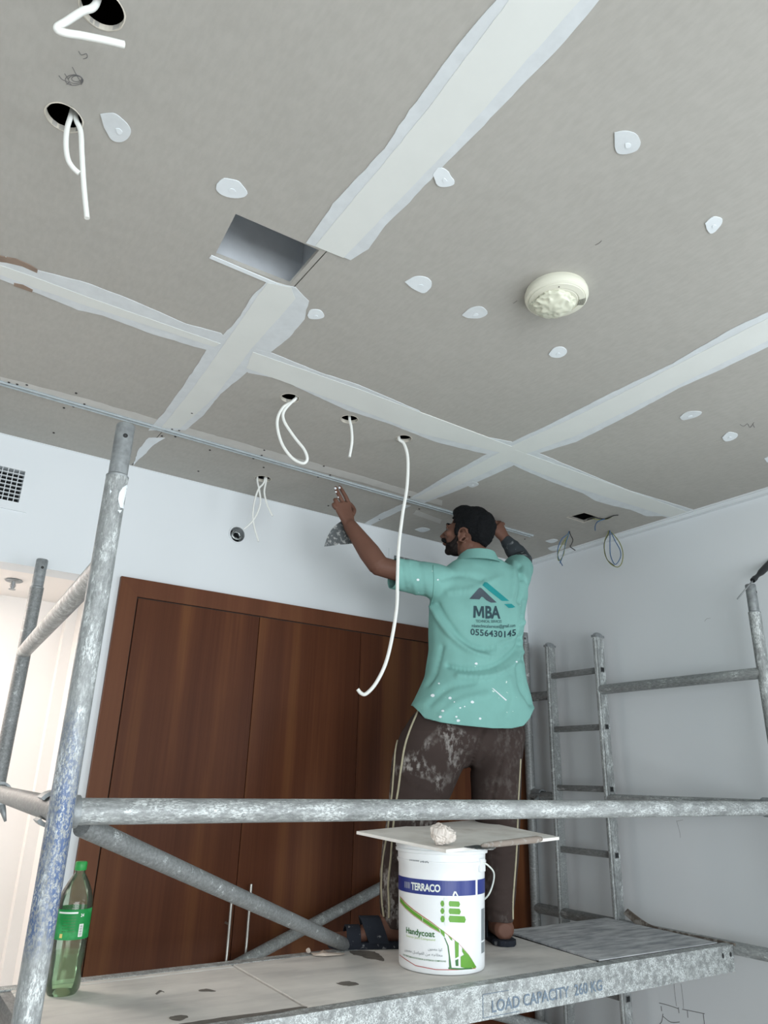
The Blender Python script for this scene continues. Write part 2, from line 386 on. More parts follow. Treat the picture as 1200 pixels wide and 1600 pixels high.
# downlight in the recess
dl = empty('downlight', (-.25, 3.40, OZ)); tag(dl, 'round warm downlight in the low ceiling of the side lobby, outside the frame', 'lamp')
bm = bmesh.new(); lathe(bm, [(.075, 0), (.075, -.008), (.058, -.010), (.055, .0)], 32, (-.25, 3.40, OZ)); bobj('trim_ring', bm, M_handle, dl, True, 40)
bm = bmesh.new(); lathe(bm, [(.0005, -.004), (.056, -.004)], 32, (-.25, 3.40, OZ)); bobj('lens', bm, M_glow, dl)
d = bpy.data.lights.new('downlight_lamp', 'AREA'); d.shape = 'DISK'; d.size = .35; d.energy = 15; d.color = (1, .87, .79)
o = bpy.data.objects.new('downlight_lamp', d); o.location = (-.25, 3.40, OZ-.02); COL.objects.link(o)
# ------------------------------------------------------------------ ceiling
bm = bmesh.new(); box(bm, (XL, YR, CE+.40), (XR, YB, CE+.5)); ceiling = struct(bobj('ceiling', bm, M_dark))
TH = .0125
def panel(name, x0, x1, y0, y1, holes):
    c = bpy.data.curves.new('c', 'CURVE'); c.dimensions = '2D'; c.fill_mode = 'BOTH'; c.extrude = TH/2
    def spl(pts):
        s = c.splines.new('POLY'); s.points.add(len(pts)-1)
        for i, p in enumerate(pts): s.points[i].co = (p[0], p[1], 0, 1)
        s.use_cyclic_u = True
    spl([(x0, y0), (x1, y0), (x1, y1), (x0, y1)])
    for h in holes: spl(h)
    o = bpy.data.objects.new('t', c); COL.objects.link(o); dg = bpy.context.evaluated_depsgraph_get(); dg.update()
    me = bpy.data.meshes.new_from_object(o.evaluated_get(dg)); bpy.data.objects.remove(o)
    for v in me.vertices: v.co.z += CE+TH/2
    return mobj(name, me, M_gyp, ceiling)
def circ(cx, cy, r, n=40, jag=.03):
    return [(cx+r*(1+random.uniform(-jag, jag))*math.cos(2*math.pi*k/n), cy+r*(1+random.uniform(-jag, jag))*math.sin(2*math.pi*k/n)) for k in range(n)]
H1 = (.067, 1.040, .038); H2 = (.062, 1.318, .036)
H3, H4, H5, H6 = (.984, 2.083, .033), (1.237, 2.091, .033), (1.493, 2.098, .031), (1.229, 2.815, .036)
SQ = [(2.663, 2.316), (2.678, 2.222), (2.781, 2.222), (2.783, 2.317)]
HT = [(.462, 1.362), (.688, 1.354), (.691, 1.525), (.478, 1.535)]
g = .0015; BX = [XL, -1.79, -.57, .705, 1.925, XR]; BYs = [YR, -.5, 1.93, YB]
for i in range(5):
    for j in range(3):
        x0, x1, y0, y1 = BX[i]+g, BX[i+1]-g, BYs[j]+g, BYs[j+1]-g
        hs = []
        if j == 2 and i == 3: hs = [circ(*H3), circ(*H4), circ(*H5), circ(*H6)]
        if j == 1 and i == 2: hs = [circ(*H1), circ(*H2, jag=.07), HT]
        if j == 2 and i == 4: hs = [SQ]
        panel('gypsum_board', x0, x1, y0, y1, hs)
# metal/board box seen through the square hatch
bm = bmesh.new()
for lo, hi in (((.42, 1.30, CE+.02), (.44, 1.58, CE+.30)), ((.74, 1.30, CE+.02), (.76, 1.58, CE+.30)), ((.42, 1.28, CE+.02), (.76, 1.30, CE+.30)), ((.42, 1.56, CE+.02), (.76, 1.58, CE+.30)), ((.42, 1.28, CE+.30), (.76, 1.58, CE+.31))): box(bm, lo, hi)
bobj('hatch_shaft', bm, M_gi, ceiling)
bm = bmesh.new(); box(bm, (.47, 1.535, CE-.002), (.695, 1.549, CE+.012)); bobj('hatch_edge_compound', bm, M_comp, ceiling)
# rims of the cut holes: pale broken edges
for h in (H1, H2, H3, H4, H5, H6):
    bm = bmesh.new(); n = 36; a = []; b_ = []
    for k in range(n):
        t = 2*math.pi*k/n; r0 = h[2]*.985; r1 = h[2]*(1.04+.05*noise.noise(Vector((math.cos(t)*2+h[0]*9, math.sin(t)*2, 0)))+.02*random.random())
        a.append(bm.verts.new((h[0]+r0*math.cos(t), h[1]+r0*math.sin(t), CE-.0015))); b_.append(bm.verts.new((h[0]+r1*math.cos(t), h[1]+r1*math.sin(t), CE-.0008)))
    top = [bm.verts.new((v.co.x, v.co.y, CE+TH)) for v in a]
    for k in range(n):
        j = (k+1) % n; bm.faces.new((a[k], a[j], b_[j], b_[k])); bm.faces.new((top[k], top[j], a[j], a[k]))
    bobj('hole_rim', bm, M_core, ceiling)
# joint compound bands: ragged outline (pixels -> ceiling plane) + smooth taped middle
def ragged(px, n=10, amp=.0022, world=False):
    P = [Vector((p[0], p[1], CE)) if world else zc(p[0], p[1], CE) for p in px]; out = []
    for i, p in enumerate(P):
        q = P[(i+1) % len(P)]; L = (q-p).length; m = max(1, int(L/.02)); d = (q-p).normalized(); nrm = Vector((-d.y, d.x, 0))
        for k in range(m):
            s = p+(q-p)*(k/m); out.append(s+nrm*amp*(noise.noise(s*13)*1.0+noise.noise(s*60)*1.1))
    return out
def plate(name, pts, t, mat, base=0.0):
    bm = bmesh.new(); prism(bm, [Vector((p.x, p.y, CE-base-t)) for p in pts], (0, 0, t-.0002)); 
    return bobj(name, bm, mat, ceiling)
e0 = zc(765, -12, CE); e1 = zc(945, -12, CE)
upL = [(775, 0), (735, 45), (690, 103), (640, 172), (600, 232), (560, 275), (520, 318), (497, 352), (478, 379)]
upR = [(548, 406), (575, 388), (602, 352), (640, 315), (690, 262), (745, 205), (800, 150), (850, 98), (898, 45), (936, 0)]
def topx(pts_l, pts_r): return [zc(*p, CE) for p in pts_l]+[zc(*p, CE) for p in pts_r]
W = topx(upL, upR); W = [Vector((.60, YR, CE))]+W+[Vector((.79, YR, CE))]
plate('joint_compound_band', ragged([(p.x, p.y) for p in W], world=True), .0016, M_edge)
plate('joint_tape', ragged([(p.x, p.y) for p in [Vector((.633, YR, CE)), zc(795, 0, CE), zc(652, 190, CE), zc(492, 384, CE), zc(537, 402, CE), zc(700, 232, CE), zc(905, 0, CE), Vector((.745, YR, CE))]], amp=.0015, world=True), .0024, M_tape)
# below the hatch
plate('joint_compound_band', ragged([(418, 438), (395, 462), (372, 498), (350, 522), (322, 547), (303, 578), (280, 612), (258, 642), (232, 672), (290, 672), (318, 648), (345, 615), (385, 582), (420, 552), (452, 527), (476, 498), (483, 470), (462, 448)]), .0016, M_edge)
plate('joint_tape', ragged([(418, 441), (352, 535), (300, 608), (252, 668), (282, 668), (335, 620), (392, 545), (462, 466), (455, 448)], amp=.0015), .0024, M_tape)
plate('joint_compound_band', ragged([(232, 684), (218, 700), (208, 728), (212, 722), (228, 708), (240, 694), (258, 684)], amp=.003), .0014, M_comp)
# cross band, left and right part
plate('joint_compound_band', ragged([(-25, 395), (10, 401), (55, 420), (140, 443), (210, 470), (290, 505), (345, 520), (355, 530), (330, 548), (315, 544), (240, 522), (160, 492), (122, 484), (52, 455), (-10, 432), (-25, 425)]), .0018, M_edge)
plate('joint_tape', ragged([(-25, 405), (60, 434), (150, 468), (345, 536), (335, 541), (140, 478), (50, 447), (-25, 418)], amp=.0015), .0026, M_tape)
plate('joint_compound_band', ragged([(400, 545), (425, 551), (500, 582), (560, 601), (655, 641), (662, 648), (745, 680), (800, 690), (790, 714), (745, 706), (680, 690), (610, 662), (540, 640), (470, 607), (440, 592), (388, 582), (372, 560)]), .0018, M_edge)
plate('joint_tape', ragged([(395, 549), (560, 607), (800, 697), (792, 709), (660, 677), (540, 631), (385, 574)], amp=.0012), .0026, M_tape)
plate('joint_compound_band', ragged([(838, 706), (900, 732), (980, 765), (1083, 796), (1075, 806), (1058, 813), (1035, 806), (1010, 806), (985, 796), (958, 790), (930, 782), (910, 770), (860, 752), (805, 728), (790, 718)]), .0018, M_edge)
plate('joint_tape', ragged([(805, 702), (900, 736), (1074, 799), (1052, 809), (900, 761), (790, 717)], amp=.0012), .0026, M_tape)
plate('torn_board_paper', ragged([(-5, 398), (25, 404), (48, 413), (60, 421), (58, 426), (35, 415), (10, 409), (-5, 408)], amp=.003), .0022, simple('torn_brown_paper', srgb(140, 122, 108), .9, var=.12, scale=40))
plate('torn_board_paper', ragged([(22, 441), (36, 444), (52, 452), (50, 456), (34, 450), (22, 446)], amp=.002), .0022, bpy.data.materials['torn_brown_paper'])
# second long band
W = [zc(*p, CE) for p in [(1215, 480), (1140, 515), (1050, 568), (950, 616), (860, 662), (805, 688), (755, 712), (690, 748), (640, 778), (662, 786), (720, 764), (785, 735), (835, 710), (900, 690), (960, 660), (1050, 612), (1060, 606), (1130, 575), (1215, 534)]]
W = [Vector((1.83, YR, CE))]+W+[Vector((1.99, YR, CE))]
plate('joint_compound_band', ragged([(p.x, p.y) for p in W], world=True), .0016, M_edge)
plate('joint_tape', ragged([(p.x, p.y) for p in [Vector((1.85, YR, CE)), zc(1200, 496, CE), zc(900, 650, CE), zc(800, 696, CE), zc(648, 778, CE), zc(668, 781, CE), zc(812, 712, CE), zc(900, 680, CE), zc(1200, 531, CE), Vector((1.97, YR, CE))]], amp=.0015, world=True), .0024, M_tape)
plate('joint_compound_band', ragged([(628, 788), (600, 800), (575, 814), (566, 820), (575, 822), (600, 810), (642, 790)], amp=.003), .0012, M_edge)
plate('joint_compound_band', ragged([(650, 797), (690, 812), (688, 818), (645, 803)], amp=.002), .0009, simple('thin_skim_line', srgb(188, 188, 184), .85, var=.05, scale=20))
# screw patches
PATCH = [[(157, 178), (176, 176), (190, 184), (204, 202), (203, 212), (190, 221), (176, 218), (166, 205)],
 [(338, 287), (350, 278), (368, 281), (376, 286), (387, 302), (372, 309), (350, 305), (338, 296)],
 [(677, 272), (684, 262), (696, 264), (704, 274), (710, 286), (698, 291), (684, 289)],
 [(960, 206), (978, 203), (995, 208), (1001, 222), (995, 235), (978, 240), (961, 235)],
 [(1101, 348), (1115, 338), (1128, 342), (1124, 354), (1110, 364)],
 [(633, 440), (648, 432), (668, 434), (674, 446), (663, 457), (648, 452)],
 [(722, 492), (735, 481), (752, 479), (761, 489), (750, 496), (732, 496)],
 [(480, 492), (486, 484), (500, 484), (507, 494), (495, 498), (484, 497)],
 [(857, 553), (866, 543), (880, 542), (886, 550), (875, 558), (862, 557)],
 [(1062, 651), (1074, 643), (1096, 643), (1090, 650), (1068, 656)],
 [(1128, 683), (1138, 675), (1152, 678), (1148, 685), (1134, 689)],
 [(1194, 716), (1206, 712), (1212, 720), (1200, 722)],
 [(728, 757), (738, 752), (748, 756), (738, 761)], [(648, 827), (660, 824), (672, 827), (660, 831)],
 [(852, 845), (864, 842), (872, 844), (862, 848)], [(856, 856), (868, 852), (884, 852), (878, 858), (862, 860)]]
for k, p in enumerate(PATCH):
    pp = smooth_path([Vector((a, b_, 0)) for a, b_ in p+[p[0]]], 4)[:-1]; q = ragged([(v.x, v.y) for v in pp], amp=.0016); plate('compound_patch', q, .0021, M_comp if k % 3 else M_edge)
    c = sum((Vector(v) for v in q), Vector())/len(q)
    plate('compound_ridge', [c+(v-c)*.22+Vector((.006, .004, 0)) for v in q], .0030, M_comp)
# metal track across the ceiling
bm = bmesh.new(); TY0, TY1 = 2.592, 2.632
pA, pB = zc(0, 597, CE), zc(831, 837, CE)
ang = math.atan2(pB.y-pA.y, pB.x-pA.x)
Mt = Matrix.Translation((pA.x, pA.y, CE)) @ Matrix.Rotation(ang, 4, 'Z'); L = (pB-pA).length
box(bm, (-3.0, -.017, -.0015), (L, .017, 0), Mt); 
for y in (-.012, .009): box(bm, (-3.0, y, -.007), (L, y+.003, -.0015), Mt)
bobj('metal_track', bm, M_track, ceiling)
plate('compound_smear', ragged([(0, 588), (130, 622), (270, 662), (420, 704), (560, 742), (690, 782), (690, 790), (560, 752), (420, 716), (270, 676), (130, 636), (0, 598)], amp=.004), .0006, simple('thin_skim', srgb(196, 196, 192), .85, var=.05, scale=20))
bm = bmesh.new()
for p in [(14, 597), (27, 600), (42, 601), (100, 637), (119, 614), (132, 631), (115, 635), (269, 670), (280, 672), (253, 681), (274, 682), (84, 676), (300, 645), (328, 703), (396, 715), (409, 711), (413, 703), (412, 730), (310, 736), (396, 716), (497, 745), (506, 728), (516, 742), (513, 790), (640, 776), (593, 811), (412, 745), (820, 842), (790, 835), (655, 795)]:
    c = zc(p[0], p[1], CE); lathe(bm, [(.0005, -.003), (.0042, -.0025), (.0042, .0)], 8, (c.x, c.y, CE))
so = bobj('screw_head', bm, M_screw, ceiling); so['kind'] = 'stuff'
# shadow-gap trim along the right wall
bm = bmesh.new(); box(bm, (XR-.028, YR, CE-.022), (XR, YB, CE)); box(bm, (XR-.040, YR, CE-.006), (XR-.028, YB, CE)); struct(bobj('trim_1', bm, M_wall))
bm = bmesh.new(); box(bm, (XL, YB-.004, CE-.004), (XR, YB, CE)); struct(bobj('trim_2', bm, M_wall))
# pencil marks
def scrib(name, px, r=.0009, par=ceiling, plane=None):
    bm = bmesh.new()
    for st in px:
        pts = smooth_path([plane(*p) if plane else zc(p[0], p[1], CE-.0003) for p in st], 4); tube(bm, pts, r, 5)
    return bobj(name, bm, M_pencil, par)
random.seed(3)
loops = []
for q in range(3):
    loops.append([(116+q*2+(14-3*q)*math.cos(t*.7), 124-q+(9-2*q)*math.sin(t*.7)+(t*.25)) for t in range(0, 11)])
loops += [[(92, 118), (97, 124), (106, 128), (112, 133)], [(101, 115), (108, 127), (104, 132)], [(113, 105), (120, 118), (128, 131)]]
scrib('pencil_mark', loops, .0006)
scrib('pencil_mark', [[(123, 80), (127, 86), (135, 84), (136, 90), (130, 92)]], .0006)
scrib('pencil_mark', [[(1156, 663), (1162, 666), (1168, 662), (1172, 668), (1178, 660)], [(1176, 662), (1179, 668)]], .0008)
scrib('pencil_mark', [[(930, 383), (936, 380), (940, 376)], [(802, 474), (808, 470)]], .0007)
# ------------------------------------------------------------------ wall details
def vent(name, x0, x1, z0, z1, fr, label, nx, nz):
    v = empty(name, ((x0+x1)/2, YB, z0)); tag(v, label, 'vent')
    bm = bmesh.new(); a = fr
    for lo, hi in (((x0-a, YB-.006, z0-a), (x1+a, YB, z0)), ((x0-a, YB-.006, z1), (x1+a, YB, z1+a)), ((x0-a, YB-.006, z0), (x0, YB, z1)), ((x1, YB-.006, z0), (x1+a, YB, z1))): box(bm, lo, hi)
    bobj('frame', bm, M_wall, v)
    bm = bmesh.new(); box(bm, (x0, YB+.05, z0), (x1, YB+.055, z1)); bobj('void_shade_sheet', bm, M_dark, v)  # dark sheet stands in for the unlit void behind the grille
    for k in range(1, nx):
        bm = bmesh.new(); x = x0+(x1-x0)*k/nx; box(bm, (x-.0012, YB-.001, z0), (x+.0012, YB+.012, z1)); bobj('vertical_bar', bm, M_wall, v)
    for k in range(1, nz):
        bm = bmesh.new(); z = z0+(z1-z0)*k/nz; box(bm, (x0, YB-.004, z-.0012), (x1, YB+.008, z+.0012)); bobj('horizontal_bar', bm, M_wall, v)
    return v
vent('wall_vent', vent_x0, vent_x1, vent_z0, vent_z1, .034, 'white square-grid air vent on the wall, far left above the low lobby', 16, 8)
vent('wall_vent', v2x0, v2x1, v2z0, v2z1, .032, 'air vent above the wooden doors, mostly hidden behind the man\'s sleeve', 14, 5)
# round junction hole with cut conduit
jb = empty('junction_hole', (jx, YB, jz)); tag(jb, 'small round cable hole with foil conduit end in the wall above the doors', 'junction hole')
bm = bmesh.new(); lathe(bm, [(.036, .03), (.036, -.004), (.042, -.004), (.042, 0)], 32, (0, 0, 0), Matrix.Translation((jx, YB, jz)) @ Matrix.Rotation(math.pi/2, 4, 'X') @ Matrix.Scale(-1, 4, (0, 0, 1))); bobj('collar', bm, M_wall, jb, True, 40)
bm = bmesh.new(); lathe(bm, [(.0005, 0), (.05, 0)], 32, (0, 0, 0), Matrix.Translation((jx, YB+.06, jz)) @ Matrix.Rotation(math.pi/2, 4, 'X')); bobj('dark_back', bm, M_dark, jb)
bm = bmesh.new()
for k, rr in enumerate((.022, .017, .024)):
    pts = [Vector((jx+rr*math.cos(t+k), YB+.02-.008*k, jz+rr*math.sin(t+k)*.9)) for t in [i*.35 for i in range(13)]]; tube(bm, pts, .004, 8)
bobj('conduit_coil', bm, simple('foil', srgb(190, 195, 195), .25, .9, var=.2, scale=60), jb, True)
# sprinkler in recess ceiling
spc = zc(22, 906, OZ); sp = empty('sprinkler_head', (spc.x, spc.y, OZ)); tag(sp, 'metal sprinkler head under the low lobby ceiling at far left', 'sprinkler')
bm = bmesh.new(); lathe(bm, [(.03, 0), (.036, -.004), (.030, -.008), (.008, -.008)], 24, (spc.x, spc.y, OZ)); bobj('escutcheon', bm, M_steel, sp, True, 40)
bm = bmesh.new(); lathe(bm, [(.007, 0), (.007, -.03), (.004, -.038)], 12, (spc.x, spc.y, OZ), cap1=True); bobj('body', bm, M_steel, sp, True, 40)
bm = bmesh.new()
lathe(bm, [(.0005, -.040), (.014, -.040), (.014, -.042), (.0005, -.042)], 16, (spc.x, spc.y, OZ))
for s in (-1, 1): tube(bm, [(spc.x+s*.006, spc.y, OZ-.012), (spc.x+s*.010, spc.y, OZ-.026), (spc.x+s*.003, spc.y, OZ-.040)], .0014, 6)
bobj('deflector', bm, M_steel, sp)
# pencil drawing and marks on the right wall
wp = lambda x, y: xc(x, y, XR-.0004)
wall_r = bpy.data.objects['wall_right']
scrib('pencil_mark', [[(1030, 1567), (1045, 1571), (1060, 1576)], [(1060, 1574), (1061, 1583)], [(1066, 1577), (1082, 1580), (1101, 1584)], [(1099, 1584), (1101, 1602)], [(1074, 1579), (1075, 1590)],
    [(1036, 1584), (1034, 1596), (1029, 1602)], [(1036, 1588), (1048, 1597), (1062, 1597)], [(1033, 1572), (1034, 1580)]], .0013, wall_r, wp)
scrib('pencil_mark', [[(1053, 1537), (1055, 1556), (1057, 1572)], [(1064, 1537), (1067, 1560), (1068, 1576)]], .0006, wall_r, wp)
scrib('pencil_mark', [[(1101, 971), (1104, 967), (1110, 966)], [(1057, 1282), (1062, 1300), (1063, 1309)], [(1058, 1283), (1067, 1281)]], .0005, wall_r, wp)
# ------------------------------------------------------------------ wooden door unit
DX0, DX1, DZ = .733, 3.07, EYE+.772
door = empty('door_1', (1.9, YB, 0)); door['kind'] = 'structure'
bm = bmesh.new()
fw = .075
prism(bm, [(DX0, YB-.022, 0), (DX0, YB-.022, DZ), (DX0+fw, YB-.022, DZ-fw), (DX0+fw, YB-.022, 0)], (0, .022, 0)); bobj('frame_left', bm, M_woodf, door)
bm = bmesh.new()
prism(bm, [(DX0, YB-.022, DZ), (DX1, YB-.022, DZ), (DX1, YB-.022, DZ-fw), (DX0+fw, YB-.022, DZ-fw)], (0, .022, 0)); bobj('frame_top', bm, wood('walnut_frame_top', srgb(88, 54, 38), srgb(96, 59, 42), srgb(104, 67, 46)), door)
bm = bmesh.new(); box(bm, (DX0+fw, YB-.008, 0), (DX1, YB-.001, DZ-fw)); bobj('reveal', bm, M_crack, door)
seams = [DX0+fw+.004, 1.366, 1.914, 2.462, 3.066]
def shift_mat(k):
    m = M_wood.copy()
    for n in m.node_tree.nodes:
        if n.type == 'MAPPING': n.inputs['Location'].default_value = (k*3.7, 0, k*1.3)
    return m
for i in range(4):
    bm = bmesh.new(); box(bm, (seams[i]+.0015, YB-.020, .01), (seams[i+1]-.0015, YB-.006, DZ-fw-.005)); bevel(bm, .001, 1)
    leaf = bobj('door_leaf', bm, shift_mat(i), door)
    hx = [1.333, 1.412, 2.43, 2.50][i]; hz = [EYE-.452, EYE-.395, EYE-.43, EYE-.43][i]
    bm = bmesh.new(); tube(bm, [(hx, YB-.06, hz), (hx, YB-.06, hz-.62)], .0055, 12)
    for z in (hz-.08, hz-.54): tube(bm, [(hx, YB-.06, z), (hx, YB-.02, z)], .0045, 8)
    bobj('door_handle', bm, M_handle, leaf, True, 40)
# ------------------------------------------------------------------ cables
def cable(name, label, root, strands, r, mats, group=None, depth=0, cat='cable'):
    P = Vector((root[0], root[1], CE)); e = empty(name, P); tag(e, label, cat, group)
    for k, st in enumerate(strands):
        pts = []
        for i, p in enumerate(st):
            q = pc(p[0], p[1], P); 
            dep = p[2] if len(p) > 2 else 0
            if dep: n = Vector((q.x, q.y, q.z-EYE)).normalized(); q = q+n*dep
            pts.append(q)
        up = pts[0]+Vector((0, 0, .09)); pts = [up]+pts
        bm = bmesh.new(); tube(bm, smooth_path(pts, 7), r, 10)
        m = mats[k % len(mats)]; o = bobj('cable_strand' if r > .003 else 'wire', bm, m, e, True, 60)
    return e
cable('hanging_cable', 'thick white cable bent to a V at the round hole in the top left corner', H1,
      [[(150, 6), (128, 18), (105, 33), (89, 44), (100, 51), (130, 56), (165, 63), (194, 70)]], .0066, [M_cable], 'white cables in the ceiling holes')
cable('hanging_cable', 'white cable loop and straight tail from the round hole beside the egg-shaped patch', H2,
      [[(112, 176), (105, 200), (103, 225), (106, 248), (114, 262), (124, 271)], [(118, 178), (126, 205), (128, 240), (131, 290), (136, 341)]], .0054, [M_cable], 'white cables in the ceiling holes')
cable('hanging_cable', 'white cable hanging in a closed loop, leftmost of the row of three round holes', H3,
      [[(463, 621), (442, 637), (433, 660), (440, 692), (456, 715), (473, 724), (480, 717), (475, 702), (460, 683), (444, 658), (444, 642), (460, 624)]], .0054, [M_cable], 'white cables in the ceiling holes')
cable('hanging_cable', 'short straight white cable from the middle of the row of three round holes', H4, [[(546, 652), (549, 668), (550, 690), (546, 714)]], .0052, [M_cable], 'white cables in the ceiling holes')
cable('hanging_cable', 'very long white cable hanging past the man\'s sleeve and hooked at its end', H5,
      [[(623, 684), (631, 693), (637, 715), (636, 759), (629, 804), (623, 855), (621, 906), (620, 948), (612, 999), (602, 1038), (587, 1068), (572, 1084), (564, 1083), (559, 1077)]], .0064, [M_cable], 'white cables in the ceiling holes')
cable('hanging_cable', 'bundle of thin white cables from the hole nearest the wall above the doors', H6,
      [[(402, 748), (405, 765), (407, 785), (402, 802), (394, 815), (381, 827)], [(413, 752), (404, 764), (398, 782), (395, 805), (398, 826), (404, 846)], [(416, 750), (413, 768), (416, 784), (421, 797), (426, 806)]], .0042, [M_cable], 'white cables in the ceiling holes')
W1 = zc(889, 830, CE); W2 = zc(953, 829, CE)
cable('electrical_wires', 'blue and yellow twisted wires hanging nearest the man\'s right hand', W1,
      [[(889, 831), (878, 842), (872, 856), (872, 870), (879, 884)], [(889, 831), (880, 848), (872, 864), (873, 876), (880, 868), (882, 856), (884, 842)], [(890, 831), (895, 843), (893, 850), (891, 854), (896, 858), (899, 860)], [(889, 831), (884, 848), (880, 866), (875, 880)]], .0024, [M_blue, M_yel, M_black, M_blue], cat='wires')
cable('electrical_wires', 'blue and yellow wires hanging in a long oval loop near the right wall', W2,
      [[(951, 829), (945, 845), (945, 865), (953, 880), (965, 886), (972, 878), (973, 862), (967, 846), (955, 831)], [(953, 830), (953, 850), (954, 868), (961, 882), (969, 872), (969, 860), (961, 845), (955, 832)], [(952, 829), (944, 850), (948, 873), (960, 884)]], .0024, [M_yel, M_blue, M_black], cat='wires')
e = empty('electrical_wires', (2.78, 2.24, CE)); tag(e, 'short dark wires lying out of the square ceiling cut-out', 'wires')
for k, (st, m) in enumerate((([(918, 812), (930, 809), (945, 811), (958, 806), (966, 805)], M_black), ([(925, 810), (936, 812), (948, 811), (955, 808)], M_yel), ([(945, 811), (934, 815), (930, 822), (930, 829)], M_blue))):
    bm = bmesh.new(); tube(bm, smooth_path([zc(x, y, CE-.004-.003*(i % 2)-(0.01*i if k == 2 else 0)) for i, (x, y) in enumerate(st)], 5), .0024, 8); bobj('wire', bm, m, e, True)
bm = bmesh.new()
sq2 = [Vector((p[0], p[1], CE)) for p in SQ]; cq = sum(sq2, Vector())/4
outer = [cq+(v-cq)*1.10 for v in sq2]
for k in range(4):
    j = (k+1) % 4; bm.faces.new([bm.verts.new(v-Vector((0, 0, .001))) for v in (sq2[k], sq2[j], outer[j], outer[k])])
    bm.faces.new([bm.verts.new(v) for v in (sq2[k]-Vector((0, 0, .001)), sq2[j]-Vector((0, 0, .001)), sq2[j]+Vector((0, 0, .0125)), sq2[k]+Vector((0, 0, .0125)))])
bobj('hole_rim', bm, M_core, ceiling)
# ------------------------------------------------------------------ smoke detector
sd = Vector((1.293, 1.113, CE)); s = empty('smoke_detector', sd); tag(s, 'round cream smoke detector with its centre wrapped in crumpled film', 'smoke detector')
R = .085
bm = bmesh.new(); lathe(bm, [(R*.96, 0), (R*.98, -.006), (R, -.010), (R, -.020), (R*.97, -.027), (R*.90, -.031), (R*.885, -.030), (R*.87, -.033), (R*.70, -.036), (R*.68, -.034), (R*.65, -.036), (.001, -.036)], 64, sd); bobj('housing', bm, M_smoke, s, True, 35)
bm = bmesh.new(); bmesh.ops.create_icosphere(bm, subdivisions=5, radius=1)
for v in bm.verts:
    p = v.co.copy(); n1 = noise.noise(p*2.3+Vector((3, 1, 7))); rid = abs(noise.noise(p*3.1+Vector((9, 2, 4))))
    k = 1+.10*n1+.22*(.25-rid)
    v.co = sd+Vector((-.004, .008, -.036))+Vector((p.x*.056*k, p.y*.056*k, p.z*.025*k))
bobj('film_wrap', bm, M_wrap, s, True, 50)
bm = bmesh.new()
vdir = Vector((.80, -.60, 0)).normalized(); tdir = Vector((-vdir.y, vdir.x, 0))
for k in range(5):
    rad = R*(.70+.048*k); pts = [sd+Vector((0, 0, -.0370+.0009*k))+(vdir*math.cos(a)+tdir*math.sin(a))*rad for a in [(-.20+.05*i) for i in range(9)]]
    tube(bm, pts, .0007, 6)
bobj('sounder_slots', bm, M_black, s)
for a in (2.5, -2.3):
    bm = bmesh.new(); c = sd+Vector((math.cos(a)*R*.77, math.sin(a)*R*.77, -.0355)); ellipsoid(bm, c, (Vector((.002, 0, 0)), Vector((0, .002, 0)), Vector((0, 0, .0015))), 1)
    bobj('indicator_dot', bm, M_black, s)
# ------------------------------------------------------------------ scaffold
scf = empty('scaffold_tower', (1.66, 2.28, 0))
tag(scf, 'aluminium scaffold of plaster-spattered tubes with ladder end frame around the man', 'scaffold')
TR = .0245
def tpart(name, a, b, mat=M_galv, r=TR, label=None, parent=scf, seg=20):
    bm = bmesh.new(); a, b = Vector(a), Vector(b); n = max(2, int((b-a).length/.05)); tube(bm, [a+(b-a)*i/n for i in range(n+1)], r, seg)
    o = bobj(name, bm, mat, parent, True, 50)
    if label: o['label'] = label
    return o
def post(x, y, ztop, mat, label, spig=.13, hole_dir=(0, -1, 0)):
    o = tpart('post', (x, y, .14), (x, y, ztop-spig), mat, label=label)
    bm = bmesh.new(); rs = TR*.86
    lathe(bm, [(TR*1.0, -.004), (TR*1.02, .0), (rs, .004), (rs, spig-.003), (rs*.93, spig), (rs*.86, spig), (rs*.86, 0)], 24, (x, y, ztop-spig))
    sg = bobj('spigot', bm, M_steel, o, True, 40)
    bm = bmesh.new(); d = Vector(hole_dir).normalized(); c = Vector((x, y, ztop-.035)); s1, t1 = frame_at(d)
    lathe(bm, [(.0005, rs+.0006), (.0055, rs+.0004), (.0055, rs-.004)], 12, (0, 0, 0), Matrix.Translation(c) @ Matrix((s1, t1, d)).transposed().to_4x4())
    bobj('pin_hole', bm, M_black, o)
    # castor
    bm = bmesh.new(); tube(bm, [(x, y, .14), (x, y, .10)], .014, 12); box(bm, (x-.02, y-.03, .07), (x+.02, y+.03, .10)); bobj('castor_fork', bm, M_steel, o)
    bm = bmesh.new(); tube(bm, [(x-.018, y, .0625), (x+.018, y, .0625)], .0625, 24); bobj('castor_wheel', bm, M_black, o, True, 40)
    return o
PNL, PFL, PNR, PFR = (.347, 1.61), (.415, 2.95), (2.97, 1.61), (2.97, 2.955)
post(*PNL, EYE+.768, M_galvb, 'near left post with worn blue paint', hole_dir=(-.1, -1, 0))
post(*PFL, EYE+.765, M_galvd, 'far left post', .11, (.1, -1, 0))
post(*PNR, EYE+.832, M_galvw, 'near right post holding a screwdriver', .12, (.3, -1, 0))
post(*PFR, EYE+.82, M_galvd, 'far right post half hidden behind the man', .06, (-.6, -.8, 0))
def V3(xy, z, dx=0, dy=0): return (xy[0]+dx, xy[1]+dy, EYE+z)
# left end frame rungs
tpart('frame_tube', V3(PNL, .425), V3(PFL, .415), M_galvw); tpart('frame_tube', V3(PNL, -.068), V3(PFL, -.066), M_galvd)
tpart('frame_tube', V3(PNL, -.59), V3(PFL, -.59), M_galvd); tpart('frame_tube', V3(PNL, -1.1), V3(PFL, -1.1), M_galvd)
